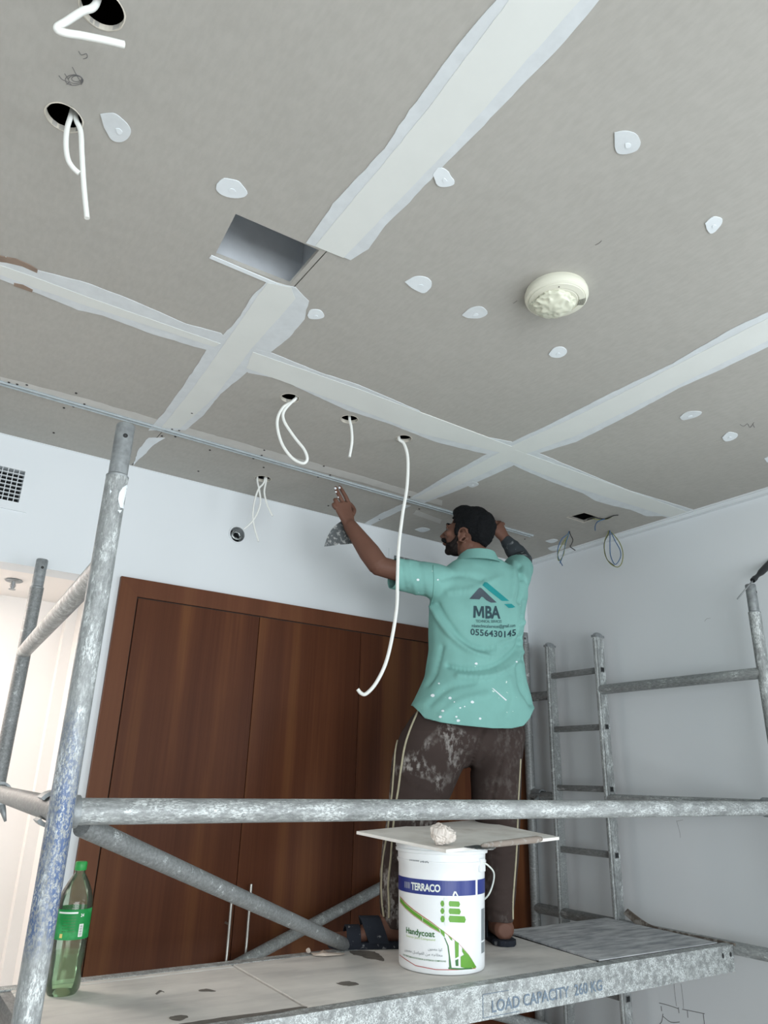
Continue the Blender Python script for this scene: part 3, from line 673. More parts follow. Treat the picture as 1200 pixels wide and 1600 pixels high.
# curved gusset where the upper tube meets the near left post
bm = bmesh.new(); tube(bm, smooth_path([V3(PNL, .50), V3(PNL, .48, .004, .02), V3(PNL, .452, .01, .06), V3(PNL, .432, .012, .12)], 5), .020, 14); bobj('weld_gusset', bm, M_galv, scf, True)
# right end frame: tubes and the built-in ladder
SY1, SY2 = 2.445, 2.775
for z0, z1 in ((.462, .468), (-.045, -.045), (-.566, -.566), (-1.15, -1.15)):
    tpart('frame_tube', V3(PNR, z0), (2.97, SY1, EYE+z0), M_galv, .0235); tpart('frame_tube', (2.97, SY2, EYE+z0), V3(PFR, z0), M_galvd, .0235)
    if z0 < -.5: tpart('frame_tube', (2.97, SY1, EYE+z0), (2.97, SY2, EYE+z0), M_galvd, .0235)
for y, top in ((SY1, .735), (SY2, .728)):
    bm = bmesh.new(); box(bm, (2.945, y-.0135, .2), (3.012, y+.0135, EYE+top)); 
    bmesh.ops.bevel(bm, geom=[e for e in bm.edges if abs(e.verts[0].co.z-e.verts[1].co.z) > .5], offset=.009, segments=3, affect='EDGES')
    st = bobj('ladder_stile', bm, M_galvw if y == SY1 else M_galv, scf, True, 40)
    bm = bmesh.new(); box(bm, (2.9445, y-.014, EYE+top-.012), (3.0125, y+.014, EYE+top-.001)); ellipsoid(bm, (2.9785, y, EYE+top-.002), (Vector((.034, 0, 0)), Vector((0, .0142, 0)), Vector((0, 0, .016))), 3)
    bobj('stile_cap', bm, M_steel, st, True, 40)
RZ = [.560, .285, 0.0, -.285, -.565, -.85, -1.13]
for z in RZ:
    bm = bmesh.new(); box(bm, (2.962, SY1-.016, EYE+z-.014), (2.992, SY2+.012, EYE+z+.014)); bevel(bm, .004, 2); rg = bobj('ladder_rung', bm, M_galvd, scf, True, 40)
    bm = bmesh.new(); box(bm, (2.966, SY1-.0175, EYE+z-.010), (2.988, SY1-.0155, EYE+z+.010)); bobj('rung_end', bm, M_black, rg)
# near and far guard rails, braces
tpart('guard_rail', (.375, 1.645, EYE-.070), (2.99, 1.645, EYE-.052), M_galvx, .0255, label='plaster-covered guard rail in front of the man')
bm = bmesh.new(); tube(bm, [(.372, 1.645, EYE-.070), (.386, 1.645, EYE-.070)], .031, 20); bobj('rail_collar', bm, M_steel, scf, True, 40)
tpart('diagonal_brace', yc(128, 1290, 1.70), yc(640, 1522, 2.86), M_galvd, .0215, label='diagonal brace running down from the near left post')
tpart('diagonal_brace', yc(340, 1524, 2.95), yc(838, 1256, 2.93), M_galv, .0225, label='diagonal brace rising to the far right post')
tpart('diagonal_brace', yc(700, 1566, 2.80), yc(900, 1618, 2.80), M_galv, .022, label='low brace under the platform')
def coupler(p, axis, r=.034, wdt=.045, tail=None, mat=M_steel, red=False):
    p = Vector(p); a = Vector(axis).normalized(); s1, t1 = frame_at(a)
    bm = bmesh.new(); M = Matrix.Translation(p) @ Matrix((s1, t1, a)).transposed().to_4x4()
    n = 22
    for (r0, r1) in ((r-.008, r),):
        A = []
        for k in range(n):
            t = -2.5+5.0*k/(n-1)
            A.append([bm.verts.new(M @ Vector((q*math.cos(t), q*math.sin(t), zz))) for q, zz in ((r0, -wdt/2), (r1, -wdt/2), (r1, wdt/2), (r0, wdt/2))])
        for x, y in zip(A, A[1:]):
            for i in range(4): bm.faces.new((x[i], x[(i+1) % 4], y[(i+1) % 4], y[i]))
        bm.faces.new(A[0]); bm.faces.new(A[-1][::-1])
    o = bobj('coupler', bm, mat, scf, True, 40)
    if tail:
        bm = bmesh.new(); tube(bm, [p, p+Vector(tail)*.6, p+Vector(tail)], [.012, .010, .004], 8); bobj('latch_pin', bm, M_steel, o, True)
    if red:
        bm = bmesh.new(); q = p+Vector((-.012, -.02, -.05)); box(bm, q-Vector((.016, .012, .018)), q+Vector((.016, .012, .018))); bevel(bm, .004); bobj('latch_button', bm, M_red, o)
    return o
coupler((.352, 1.72, EYE-.068), (0.05, 1, 0), .036, .06)
coupler((.412, 2.86, EYE-.066), (0.05, 1, 0), .036, .05, tail=(.03, -.03, -.085))
coupler((2.97, 1.66, EYE-.050), (0, 1, 0), .036, .06, red=True)
coupler((2.97, 2.90, EYE-.045), (0, 1, 0), .036, .06, tail=(-.09, -.05, -.03))
# screwdriver through the pin hole
c0, c1 = Vector((2.97, 1.61, EYE+.832-.028)), None
h0 = yc(1176, 907, 1.585); h1 = yc(1212, 872, 1.56); tip = yc(1152, 936, 1.63)
sdv = empty('screwdriver', h0); tag(sdv, 'black-handled screwdriver stuck through the top of the near right post', 'screwdriver')
bm = bmesh.new(); d = (h1-h0); pts = [h0+d*t for t in (0, .10, .16, .24, .34, .6, .9, 1.25, 1.4)]; tube(bm, pts, [.011, .012, .009, .009, .0135, .0155, .0155, .0145, .009], 10); bobj('handle', bm, M_black, sdv, True, 40)
bm = bmesh.new(); tube(bm, [h0+d*.05, tip], [.003, .003], 8); bobj('shaft', bm, M_steel, sdv, True)
# ------------------------------------------------------------------ platform
PZ = EYE-.55
plat = empty('scaffold_platform', (1.69, 2.18, PZ)); tag(plat, 'dusty plank platform with a lettered aluminium side beam, the man standing on it', 'platform')
PX0, PX1, PY0, PY1 = .445, 2.935, 1.877, 2.485
for y0, nm in ((PY0, 1), (PY1, -1)):
    bm = bmesh.new(); s = nm
    prof = [(0, 0), (0, -.090), (.035, -.090), (.035, -.086), (.004, -.086), (.004, -.030), (.010, -.026), (.010, -.016), (.040, -.014), (.040, 0)]
    prism(bm, [(PX0, y0+s*a, PZ+z+.002) for a, z in prof], (PX1-PX0, 0, 0))
    box(bm, (PX0, y0-.003*s if s > 0 else y0, PZ-.004), (PX1, y0 if s > 0 else y0+.003, PZ+.002))
    sb = bobj('side_beam', bm, galv('beam_aluminium', white=1.5, axis='n'), plat)
    if nm == 1: beam = sb
for x in (PX0, PX1-.03):
    bm = bmesh.new(); box(bm, (x, PY0+.042, PZ-.085), (x+.03, PY1-.042, PZ-.002)); bobj('end_beam', bm, M_galvd, plat)
for x in (PX0, PX1):
    for y in (PY0+.05, PY1-.05):
        bm = bmesh.new(); s = 1 if x == PX1 else -1
        pts = [(x, y, PZ-.03), (x+s*.02, y, PZ-.008), (x+s*.045, y, PZ-.010), (x+s*.062, y, PZ-.04), (x+s*.058, y, PZ-.062)]
        tube(bm, smooth_path(pts, 4), .011, 10); bobj('hook', bm, M_steel, plat, True)
def slab(name, pts, t, mat, parent=plat, lift=0, bev=.002):
    bm = bmesh.new(); prism(bm, [Vector((p[0], p[1], (p[2] if len(p) > 2 else PZ)+lift)) for p in pts], (0, 0, -t)); bevel(bm, bev, 1); return bobj(name, bm, mat, parent)
gap = .004
slab('deck_board', [(PX0+.03, PY0+.042), (1.092, PY0+.042), (1.108, PY1-.075), (PX0+.03, PY1-.075)], .010, M_deck)
slab('deck_board', [(PX0+.03, PY1-.075+gap), (1.108, PY1-.075+gap), (1.108, PY1-.042), (PX0+.03, PY1-.042)], .010, M_deck, lift=.001)
slab('deck_board', [(1.096+gap, PY0+.042), (2.215, PY0+.042), (2.275, PY1-.042), (1.112+gap, PY1-.042)], .010, M_deck, lift=.001)
bm = bmesh.new(); box(bm, (PX0+.03, PY0+.042, PZ-.03), (PX1-.03, PY1-.042, PZ-.012)); bobj('sub_deck', bm, M_crack, plat)
# lifted hatch board on the right
hb = slab('hatch_board', [(2.225, PY0+.047, PZ+.006), (2.90, PY0+.040, PZ+.005), (2.915, PY1-.02, PZ+.012), (2.285, PY1-.045, PZ+.010)], .008, M_deck2, bev=.001)
slab('hatch_joint', [(2.215, PY0+.0405, PZ+.0022), (2.905, PY0+.034, PZ+.0022), (2.905, PY0+.060, PZ+.0022), (2.225, PY0+.060, PZ+.0022)], .004, M_crack, bev=.0003)
# raised seams and marks on the deck
def onz(px, t=.0012, lift=.0015): return [zc(x, y, PZ+lift) for x, y in px]
def flat(name, px, mat, parent=plat, lift=.0014, t=.0010):
    pp = smooth_path([Vector((a, b_, 0)) for a, b_ in px+[px[0]]], 4)[:-1]
    q = [zc(v.x, v.y, PZ+lift) for v in pp]; q = [v+Vector((noise.noise(v*90), noise.noise(v*90+Vector((5, 5, 5))), 0))*.006 for v in q]
    bm = bmesh.new(); prism(bm, q, (0, 0, -t)); return bobj(name, bm, mat, parent)
flat('worn_stain', [(545, 1486), (566, 1485), (585, 1487), (596, 1494), (600, 1501), (588, 1499), (574, 1497), (562, 1493), (552, 1491)], M_stain, lift=.0022)
flat('worn_stain', [(264, 1588), (285, 1586), (294, 1589), (282, 1594), (268, 1593)], M_stain)
flat('worn_stain', [(243, 1551), (250, 1547), (256, 1550), (250, 1549), (246, 1553)], M_stain)
flat('worn_stain', [(280, 1600), (330, 1592), (400, 1583), (470, 1573), (472, 1576), (400, 1588), (340, 1597), (300, 1606)], M_stain, lift=.002)
flat('worn_stain', [(310, 1547), (322, 1545), (336, 1548), (322, 1549)], M_stain)
flat('worn_stain', [(524, 1536), (545, 1533), (560, 1538), (540, 1540)], M_stain, lift=.0022)
# lettering on the beam
def put_text(name, s, fn, mat, parent, bold=0, spacing=1.0, sub=0):
    """fn maps (u in 0..1 along the word, v in cap heights) to a 3-D point"""
    me, x0, x1 = text_mesh(s, 1.0, bold, spacing)
    bm = bmesh.new(); bm.from_mesh(me); bpy.data.meshes.remove(me)
    bm.normal_update(); bmesh.ops.triangulate(bm, faces=bm.faces, ngon_method='EAR_CLIP')
    if sub: bmesh.ops.subdivide_edges(bm, edges=bm.edges[:], cuts=sub, use_grid_fill=False)
    bad = []
    for v in bm.verts:
        q = fn((v.co.x-x0)/(x1-x0), v.co.y/CAPH)
        if q is None: bad.append(v)
        else: v.co = q
    if bad: bmesh.ops.delete(bm, geom=bad, context='VERTS')
    me = bpy.data.meshes.new(name); bm.to_mesh(me); bm.free(); return mobj(name, me, mat, parent)
put_text('lettering', 'LOAD CAPACITY  260 KG', lambda u, v: Vector((1.690+u*.485, PY0-.0012-.0006, PZ-.071+.004*u+v*.030)), M_alab, beam, bold=.012)
bm = bmesh.new(); 
for lo, hi in (((1.655, PY0-.0012, PZ-.082), (1.657, PY0-.0002, PZ-.022)), ((1.655, PY0-.0012, PZ-.082), (1.80, PY0-.0002, PZ-.0805)), ((1.655, PY0-.0012, PZ-.0235), (1.76, PY0-.0002, PZ-.022))): box(bm, lo, hi)
bobj('stencil_frame', bm, M_alab, beam)
# bolts at the right end of the beam
for x in (2.865, 2.915):
    bm = bmesh.new(); ellipsoid(bm, (x, PY0-.001, PZ-.03), (Vector((.006, 0, 0)), Vector((0, .002, 0)), Vector((0, 0, .009))), 2); bobj('slot', bm, M_black, beam)
# warped strip beyond the hatch
ws = empty('warped_board_strip', (3.0, 2.40, PZ)); tag(ws, 'thin warped grey board strip curling up behind the hatch board', 'board strip')
bm = bmesh.new(); top = smooth_path([xc(980, 1420, 2.955), xc(998, 1434, 2.95), xc(1018, 1446, 2.945), xc(1050, 1454, 2.94), xc(1090, 1462, 2.94), xc(1148, 1474, 2.938)], 4)
bot = smooth_path([xc(974, 1427, 2.955), xc(988, 1440, 2.95), xc(1006, 1452, 2.945), xc(1050, 1464, 2.94), xc(1090, 1470, 2.94), xc(1148, 1478, 2.938)], 4)
A = []
for a, b_ in zip(top, bot): A.append([bm.verts.new(v) for v in (a, b_, b_+Vector((.006, 0, 0)), a+Vector((.006, 0, 0)))])
for x, y in zip(A, A[1:]):
    for i in range(4): bm.faces.new((x[i], x[(i+1) % 4], y[(i+1) % 4], y[i]))
bm.faces.new(A[0]); bm.faces.new(A[-1][::-1]); bobj('strip', bm, M_strip, ws)
# torn scrap on the deck
sc_ = empty('paper_scrap', zc(500, 1492, PZ)); tag(sc_, 'small torn beige paper scrap on the rear edge of the platform left of the sandal', 'scrap')
bm = bmesh.new(); pts = [(484, 1488), (494, 1491), (505, 1484), (512, 1488), (540, 1489), (536, 1492), (510, 1494), (490, 1493)]
vs = [bm.verts.new(zc(x, y, PZ+.004)) for x, y in pts]; c = bm.verts.new(zc(505, 1489, PZ+.012)); 
for i in range(len(vs)): bm.faces.new((vs[i], vs[(i+1) % len(vs)], c))
bobj('scrap_sheet', bm, M_chip, sc_)
bm = bmesh.new(); c = zc(482, 1485, PZ+.012); bmesh.ops.create_icosphere(bm, subdivisions=2, radius=.008)
for v in bm.verts: v.co = c+v.co*(1+.4*noise.noise(v.co*150))
bobj('scrap_lump', bm, M_chip, sc_)
# ------------------------------------------------------------------ bucket
BC = Vector((1.703, 2.127, PZ+.0016)); BH = .362; RB, RT = .139, .149
bk = empty('bucket', BC); tag(bk, 'white plastic filler bucket with navy band and green arch print', 'bucket')
bm = bmesh.new()
prof = [(.001, 0), (RB-.008, 0), (RB-.002, .002), (RB, .008), (RB, .012)]
for k in range(1, 13): t = k/12; prof.append((RB+(RT-.004-RB)*t, .012+(BH-.075)*t))
prof += [(RT+.001, BH-.052), (RT+.001, BH-.048), (RT-.002, BH-.046), (RT-.001, BH-.026), (RT+.006, BH-.024), (RT+.007, BH-.016), (RT+.003, BH-.014), (RT+.006, BH-.010), (RT+.006, BH-.002), (RT+.001, BH), (RT-.006, BH-.001), (RT-.008, BH-.02), (RB-.006, .01), (.001, .008)]
lathe(bm, prof, 72, BC); bobj('pail', bm, M_buck, bk, True, 35)
view_a = math.atan2(-BC.y, -BC.x)    # azimuth facing the viewer
bvec = lambda a, h, o=.0008: Vector((BC.x+(RB+(RT-.004-RB)*max(0, min(1, (h-.012)/(BH-.075)))+o)*math.cos(a), BC.y+(RB+(RT-.004-RB)*max(0, min(1, (h-.012)/(BH-.075)))+o)*math.sin(a), BC.z+h))
def ba(px, h=.2):   # pixel column -> azimuth on the pail (right in the picture = increasing azimuth)
    sc_w = 73.5-5*(.36-h)/.36*1.0
    t = max(-.985, min(.985, (px-691)/sc_w)); return view_a+math.asin(t)
def bh(px, y):      # pixel row on the curved front -> height
    t = max(-.98, min(.98, (px-691)/71)); drop = 11.0*(1-math.cos(math.asin(t)))
    k = (1526-(y+drop*(1.0 if y > 1400 else .55)))/(1526-1349); return k*BH
def bp(x, y, o=.0008):
    h = bh(x, y); return bvec(ba(x, h), h, o)
def strip_(name, pts_top, pts_bot, mat, o=.0008):
    bm = bmesh.new(); n = 24
    def samp(P, t):
        L = (len(P)-1)*t; i = min(int(L), len(P)-2); f = L-i; return (P[i][0]*(1-f)+P[i+1][0]*f, P[i][1]*(1-f)+P[i+1][1]*f)
    a = [bm.verts.new(bp(*samp(pts_top, k/n), o)) for k in range(n+1)]; b_ = [bm.verts.new(bp(*samp(pts_bot, k/n), o)) for k in range(n+1)]
    for k in range(n): bm.faces.new((a[k], a[k+1], b_[k+1], b_[k]))
    return bobj(name, bm, mat, bk)
def bz(x, y): return (620+x/8.0, 1380+y/8.0)    # close-up crop coordinates
def band(name, a0, a1, h0, h1, mat, o=.0008):
    bm = bmesh.new(); n = 40; A = [bm.verts.new(bvec(a0+(a1-a0)*k/n, h0, o)) for k in range(n+1)]; B = [bm.verts.new(bvec(a0+(a1-a0)*k/n, h1, o)) for k in range(n+1)]
    for k in range(n): bm.faces.new((A[k], A[k+1], B[k+1], B[k]))
    return bobj(name, bm, mat, bk)
aN = ba(745); band('navy_band', view_a-1.75, aN, .219, .262, M_navy); band('navy_band', ba(748.5), view_a+1.9, .219, .262, M_navy)
def btext(name, s, x0, x1, yb, cap, mat, bold=0, o=.0014, spacing=1.0):
    a0, a1 = ba(x0), ba(x1); h = yb
    return put_text(name, s, lambda u, v: bvec(a0+(a1-a0)*u, h+v*cap, o), mat, bk, bold, spacing, 1)
btext('lettering', 'TERRACO', *(bz(185, 0)[0], bz(555, 0)[0]), .2295, .0205, M_pwhite, bold=.035, spacing=.95)
for k in range(6):
    a = ba(bz(98+k*13, 0)[0]); band('logo_bar', a, a+.008, .231+.0008*0, .249, M_pwhite, .0014)
btext('lettering', 'Handycoat', bz(118, 0)[0], bz(485, 0)[0], .103, .0165, M_dkgreen, bold=.018)
btext('lettering', 'Exterior Joint Compound', bz(122, 0)[0], bz(490, 0)[0], .0925, .0062, M_plg)
btext('lettering', '\uFEE5\uFEEE\uFEA0\uFECC\uFEE3 \uFE97\uFEEE\uFEDB', bz(400, 0)[0], bz(580, 0)[0], .0665, .0075, M_pgrey)
btext('lettering', '\uFEE5\uFEEE\uFEA0\uFECC\uFEE3 \uFEDE\uFEBB\uFE8D\uFEEE\uFED4\uFEDF\uFE8D \uFEE6\uFEE3 \uFEEA\uFE9F\uFE8E\uFEE0\uFECC\uFEE3', bz(95, 0)[0], bz(580, 0)[0], .0515, .0075, M_pgrey)
btext('lettering', 'HIGH PERFORMANCE EXTERIOR & INTERIOR COMPOUND', bz(75, 0)[0], bz(625, 0)[0], .0370, .0042, M_dkgreen, bold=.01)
for k in range(9):
    a = ba(642+k*1.7); band('date_stamp', a, a+.013, .313, .317, M_ink, .0055)
for k in range(7):
    a = ba(659+k*1.9); band('date_stamp', a, a+.016, .311+.001*(k % 2), .3145+.001*(k % 3), M_ink, .0055)
strip_('red_line', [bz(40, 985), bz(250, 1075), bz(500, 1102), bz(750, 1095), bz(985, 1078)], [bz(40, 993), bz(250, 1083), bz(500, 1110), bz(750, 1103), bz(985, 1086)], M_pred)
# arch: green swoosh with red/pale outlines
cur = [(30, 330), (110, 405), (210, 475), (330, 545), (430, 600), (520, 655), (640, 730), (760, 810), (860, 895), (940, 985), (995, 1080)]
def offs(d0, P=cur): return [bz(x+d0*.5*(x > 500), y+d0) for x, y in P]
def seg_(P, a, b_): return P[a:b_]
for a, b_ in ((0, 4), (3, 6)):
    P = cur[a:b_]; sh = 8 if a == 3 else 0
    strip_('green_swoosh', offs(12, [(x+sh, y+sh*.5) for x, y in P]), offs(52, [(x+sh, y+sh*.5) for x, y in P]), M_green, .0012)
strip_('green_swoosh', [bz(820, 865), bz(900, 940), bz(960, 1020), bz(995, 1072)], [bz(790+30, 905), bz(870, 985), bz(925, 1050), bz(950, 1085)], M_green, .0012)
strip_('red_outline', offs(-7), offs(1), M_pred, .0012)
strip_('red_outline', offs(56, cur[:6]), offs(62, cur[:6]), M_pred, .0012)
strip_('pale_outline', offs(3, cur[:7]), offs(9, cur[:7]), M_plg, .0012)
strip_('green_block', [bz(550, 670), bz(605, 700)], [bz(562, 720), bz(608, 765)], M_green, .0012)
strip_('green_block', [bz(645, 735), bz(695, 768)], [bz(680, 785), bz(700, 795)], M_green, .0012)
strip_('green_block', [bz(730, 790), bz(778, 815)], [bz(735, 980), bz(775, 960)], M_green, .0012)
strip_('green_block', [bz(735, 1000), bz(772, 985)], [bz(740, 1060), bz(772, 1060)], M_dkgreen, .0012)
strip_('green_block', [bz(800, 960), bz(850, 935), bz(900, 985), bz(935, 1040)], [bz(800, 1070), bz(850, 1080), bz(900, 1080), bz(940, 1082)], M_green, .0011)
strip_('green_block', [bz(600, 765), bz(640, 850), bz(655, 950), bz(660, 1080)], [bz(612, 765), bz(655, 850), bz(670, 950), bz(690, 1082)], M_dkgreen, .0012)
strip_('green_base', [bz(650, 1078), bz(800, 1082), bz(940, 1075)], [bz(650, 1095), bz(800, 1098), bz(940, 1090)], M_dkgreen, .0012)
# paint-coat scroll symbol
def pill(x0, x1, y0, y1): strip_('green_scroll', [bz(x0, (y0+y1)/2-2), bz(x0+14, y0), bz(x1-14, y0), bz(x1, (y0+y1)/2-2)], [bz(x0, (y0+y1)/2+2), bz(x0+14, y1), bz(x1-14, y1), bz(x1, (y0+y1)/2+2)], M_green, .0012)
pill(555, 605, 365, 430); pill(655, 800, 365, 425); pill(555, 605, 445, 510); pill(655, 808, 445, 508); pill(555, 610, 530, 600); pill(655, 870, 525, 596)
strip_('white_drip', [bz(600, 330), bz(660, 330)], [bz(610, 640), bz(655, 640)], M_pwhite, .0018)
strip_('white_drip', [bz(705, 300), bz(725, 255), bz(750, 255), bz(785, 315)], [bz(722, 318), bz(735, 280), bz(745, 275), bz(765, 318)], M_pwhite, .0020)
band('side_text_block', ba(755), ba(760.5), .085, .175, M_pgrey); band('side_text_block', ba(755), ba(760.5), .050, .080, M_pgrey)
# handle lug and bail
la = view_a+1.10
bm = bmesh.new(); c = bvec(la, BH-.058, .004); box(bm, (-.018, -.005, -.02), (.018, .005, .02), Matrix.Translation(c) @ Matrix.Rotation(la+math.pi/2, 4, 'Z')); bevel(bm, .003); bobj('handle_lug', bm, M_buck, bk)
pts = []
for k in range(17):
    t = k/16; a = la+math.pi*t*1.0; rad = RT+.012+.028*math.sin(math.pi*t)
    pts.append(Vector((BC.x+rad*math.cos(a), BC.y+rad*math.sin(a), BC.z+BH-.055-.13*math.sin(math.pi*min(1, t*1.0)))))
pts = [bvec(la, BH-.05, .006), bvec(la+.12, BH-.058, .016), bvec(la+.42, BH-.085, .030), bvec(la+.62, BH-.125, .030), bvec(la+.80, BH-.165, .020), bvec(la+1.1, BH-.185, .010), bvec(la+1.8, BH-.19, .010), bvec(la+2.5, BH-.13, .012), bvec(la+3.0, BH-.06, .010)]
bm = bmesh.new(); tube(bm, smooth_path(pts, 6), .0028, 10); bobj('bail_handle', bm, M_pwhite, bk, True)
# ------------------------------------------------------------------ board on the bucket with scraper and crumpled lump
BT = BC.z+BH
pL, pF, pR, pB = yc(556, 1319, 2.33), yc(697, 1352, 1.90), yc(875, 1328, 1.93), yc(742, 1299, 2.40)
nrm = (pR-pL).cross(pB-pF).normalized(); nrm = nrm if nrm.z > 0 else -nrm
cen = (pL+pF+pR+pB)/4
tl = [p-nrm*(p-cen).dot(nrm) for p in (pL, pF, pR, pB)]
# rest it on the rim
low = min((Vector((BC.x+RT*math.cos(a), BC.y+RT*math.sin(a), 0)) for a in [i*.1 for i in range(63)]), key=lambda q: cen.z-((q.x-cen.x)*nrm.x+(q.y-cen.y)*nrm.y)/nrm.z)
hlow = cen.z-((low.x-cen.x)*nrm.x+(low.y-cen.y)*nrm.y)/nrm.z-.0105
print('BOARD tilt', [round(v, 3) for v in nrm], 'rest gap', round(hlow-BT, 4), [round((a-b_).length, 2) for a, b_ in zip(tl, tl[1:]+tl[:1])])
shift = Vector((0, 0, BT-hlow+.0005)); tl = [p+shift for p in tl]; cen = cen+shift
bd = empty('mixing_board', cen); tag(bd, 'square white plaster board offcut lying across the top of the bucket', 'board')
bm = bmesh.new(); prism(bm, tl, -nrm*.010); bevel(bm, .001, 1); bobj('board_sheet', bm, M_board, bd)
def onb(x, y, up=0): r = ray(x, y); return CAM+r*((cen-CAM).dot(nrm)/r.dot(nrm))+nrm*up
lp = onb(693, 1322, 0); lc = lp+Vector((0, 0, .030)); lump = empty('crumpled_paper_lump', lp); tag(lump, 'crumpled pale paper lump on the board over the bucket', 'paper lump')
bm = bmesh.new(); bmesh.ops.create_icosphere(bm, subdivisions=4, radius=1)
for v in bm.verts:
    p = v.co.copy(); k = 1+.30*noise.noise(p*1.5+Vector((5, 2, 1)))+.35*abs(noise.noise(p*2.9))-.1
    v.co = lc+Vector((p.x*.042*k, p.y*.036*k, p.z*.027*k+(.014 if p.x < -.4 and p.z > .2 else 0)))
    v.co.z = max(v.co.z, lp.z+.001+(lp.x-v.co.x)*nrm.x+(lp.y-v.co.y)*nrm.y)
bobj('wad', bm, M_paper, lump, False)
kn = empty('putty_scraper', onb(790, 1325)); tag(kn, 'putty scraper with dark blade and worn grey handle on the board over the bucket', 'scraper')
bm = bmesh.new(); prism(bm, [onb(x, y, .002) for x, y in ((725, 1325), (745, 1322), (775, 1326), (770, 1329), (748, 1329))], nrm*.002); bobj('blade', bm, M_knife, kn)
bm = bmesh.new(); a_, b_ = onb(752, 1327, .010), onb(846, 1318, .014); d_ = b_-a_; tube(bm, [a_+d_*t for t in (0, .05, .3, .6, .92, 1)], [.004, .008, .0095, .010, .011, .007], 12); bobj('handle', bm, M_khandle, kn, True)
# ------------------------------------------------------------------ bottle
BO = Vector((.584, 2.350, PZ+.0005)); bt = empty('drink_bottle', BO); tag(bt, 'half-empty green plastic soft drink bottle standing behind the near left post', 'bottle')
bottle_start = set(bpy.data.objects)
prof = [(.001, .004), (.030, .002), (.044, .0), (.052, .012), (.0535, .03), (.051, .07), (.0535, .11), (.0535, .15), (.0555, .16), (.0555, .245), (.056, .255), (.054, .275), (.046, .30), (.034, .325), (.023, .343), (.0165, .352), (.0165, .362), (.0165, .372)]
bm = bmesh.new(); n = 60; c0 = BO
rings = []
for r, z in prof:
    ring = []
    for k in range(n):
        t = 2*math.pi*k/n; rr = r*(1+(.05*math.cos(5*t) if z < .10 and z > .001 else 0)*(1-z/.10) + (.02*math.cos(5*t+z*60) if .03 < z < .15 else 0)); ring.append(bm.verts.new(c0+Vector((rr*math.cos(t), rr*math.sin(t), z))))
    rings.append(ring)
for a, b_ in zip(rings, rings[1:]):
    for k in range(n): bm.faces.new((a[k], a[(k+1) % n], b_[(k+1) % n], b_[k]))
bobj('bottle_shell', bm, M_pet, bt, True, 50)
bm = bmesh.new(); lathe(bm, [(.001, .006), (.042, .006), (.050, .03), (.0485, .07), (.050, .105), (.0505, .118), (.001, .118)], 40, BO); bobj('drink', bm, M_water, bt, True, 50)
bm = bmesh.new(); lathe(bm, [(.018, .360), (.0195, .362), (.0195, .383), (.017, .387), (.001, .387)], 30, BO); bobj('cap', bm, M_cap, bt, True, 40)
bm = bmesh.new(); lathe(bm, [(.0562, .160), (.0562, .248)], 48, BO); lb = bobj('label_wrap', bm, M_plab, bt, True)
va = math.atan2(-BO.y, -BO.x)
def bband(a0, a1, z0, z1, mat, nm):
    bm = bmesh.new(); n = 12; P = [[bm.verts.new(BO+Vector((.0568*math.cos(a0+(a1-a0)*k/n), .0568*math.sin(a0+(a1-a0)*k/n), z))) for k in range(n+1)] for z in (z0, z1)]
    for k in range(n): bm.faces.new((P[0][k], P[0][k+1], P[1][k+1], P[1][k]))
    bobj(nm, bm, mat, lb)
bband(va-.9, va+.25, .236, .241, M_pwhite, 'label_stripe'); bband(va+.42, va+.68, .168, .205, M_pwhite, 'bar_code')
for k in range(9): z = .171+.0036*k; bband(va+.46, va+.64, z, z+.0014+.0006*(k % 2), M_black, 'code_line')
bband(va-.62, va-.45, .166, .178, simple('label_yellow', srgb(220, 205, 120), .5), 'label_square')
put_text('lettering', '24', lambda u, v: BO+Vector((.0570*math.cos(va+.42+.2*u), .0570*math.sin(va+.42+.2*u), .226+v*.009)), M_pwhite, lb, bold=.03)
for i in range(6):
    for q in range(5):
        a = va-.55+.15*q+.01*(i % 3); z = .226-i*.0085; bband(a, a+.10+.03*((i+q) % 2), z, z+.0022, M_dkgreen, 'small_print')
SC = Matrix.Translation(BO) @ Matrix.Scale(.825, 4) @ Matrix.Translation(-BO)
for o in set(bpy.data.objects)-bottle_start: o.data.transform(SC)
# ------------------------------------------------------------------ the man
FZ = math.radians(15); F_ = Vector((math.sin(FZ), math.cos(FZ), 0)); R_ = Vector((math.cos(FZ), -math.sin(FZ), 0)); U_ = Vector((0, 0, 1))
man = empty('person', (1.93, 2.36, PZ)); tag(man, 'man in a teal polo shirt and plaster-stained brown trousers reaching up to the ceiling', 'person')
P = dict(neck=yc(746, 870, 2.36), shL=yc(668, 903, 2.40), elL=yc(592, 884, 2.47), wrL=yc(546, 820, 2.56), shR=yc(803, 905, 2.30), elR=yc(816, 876, 2.47), wrR=yc(789, 842, 2.545),
         hipL=yc(690, 1140, 2.38), knL=yc(640, 1294, 2.44), anL=yc(612, 1445, 2.435), hipR=yc(772, 1140, 2.34), knR=yc(778, 1292, 2.33), anR=yc(783, 1445, 2.30))
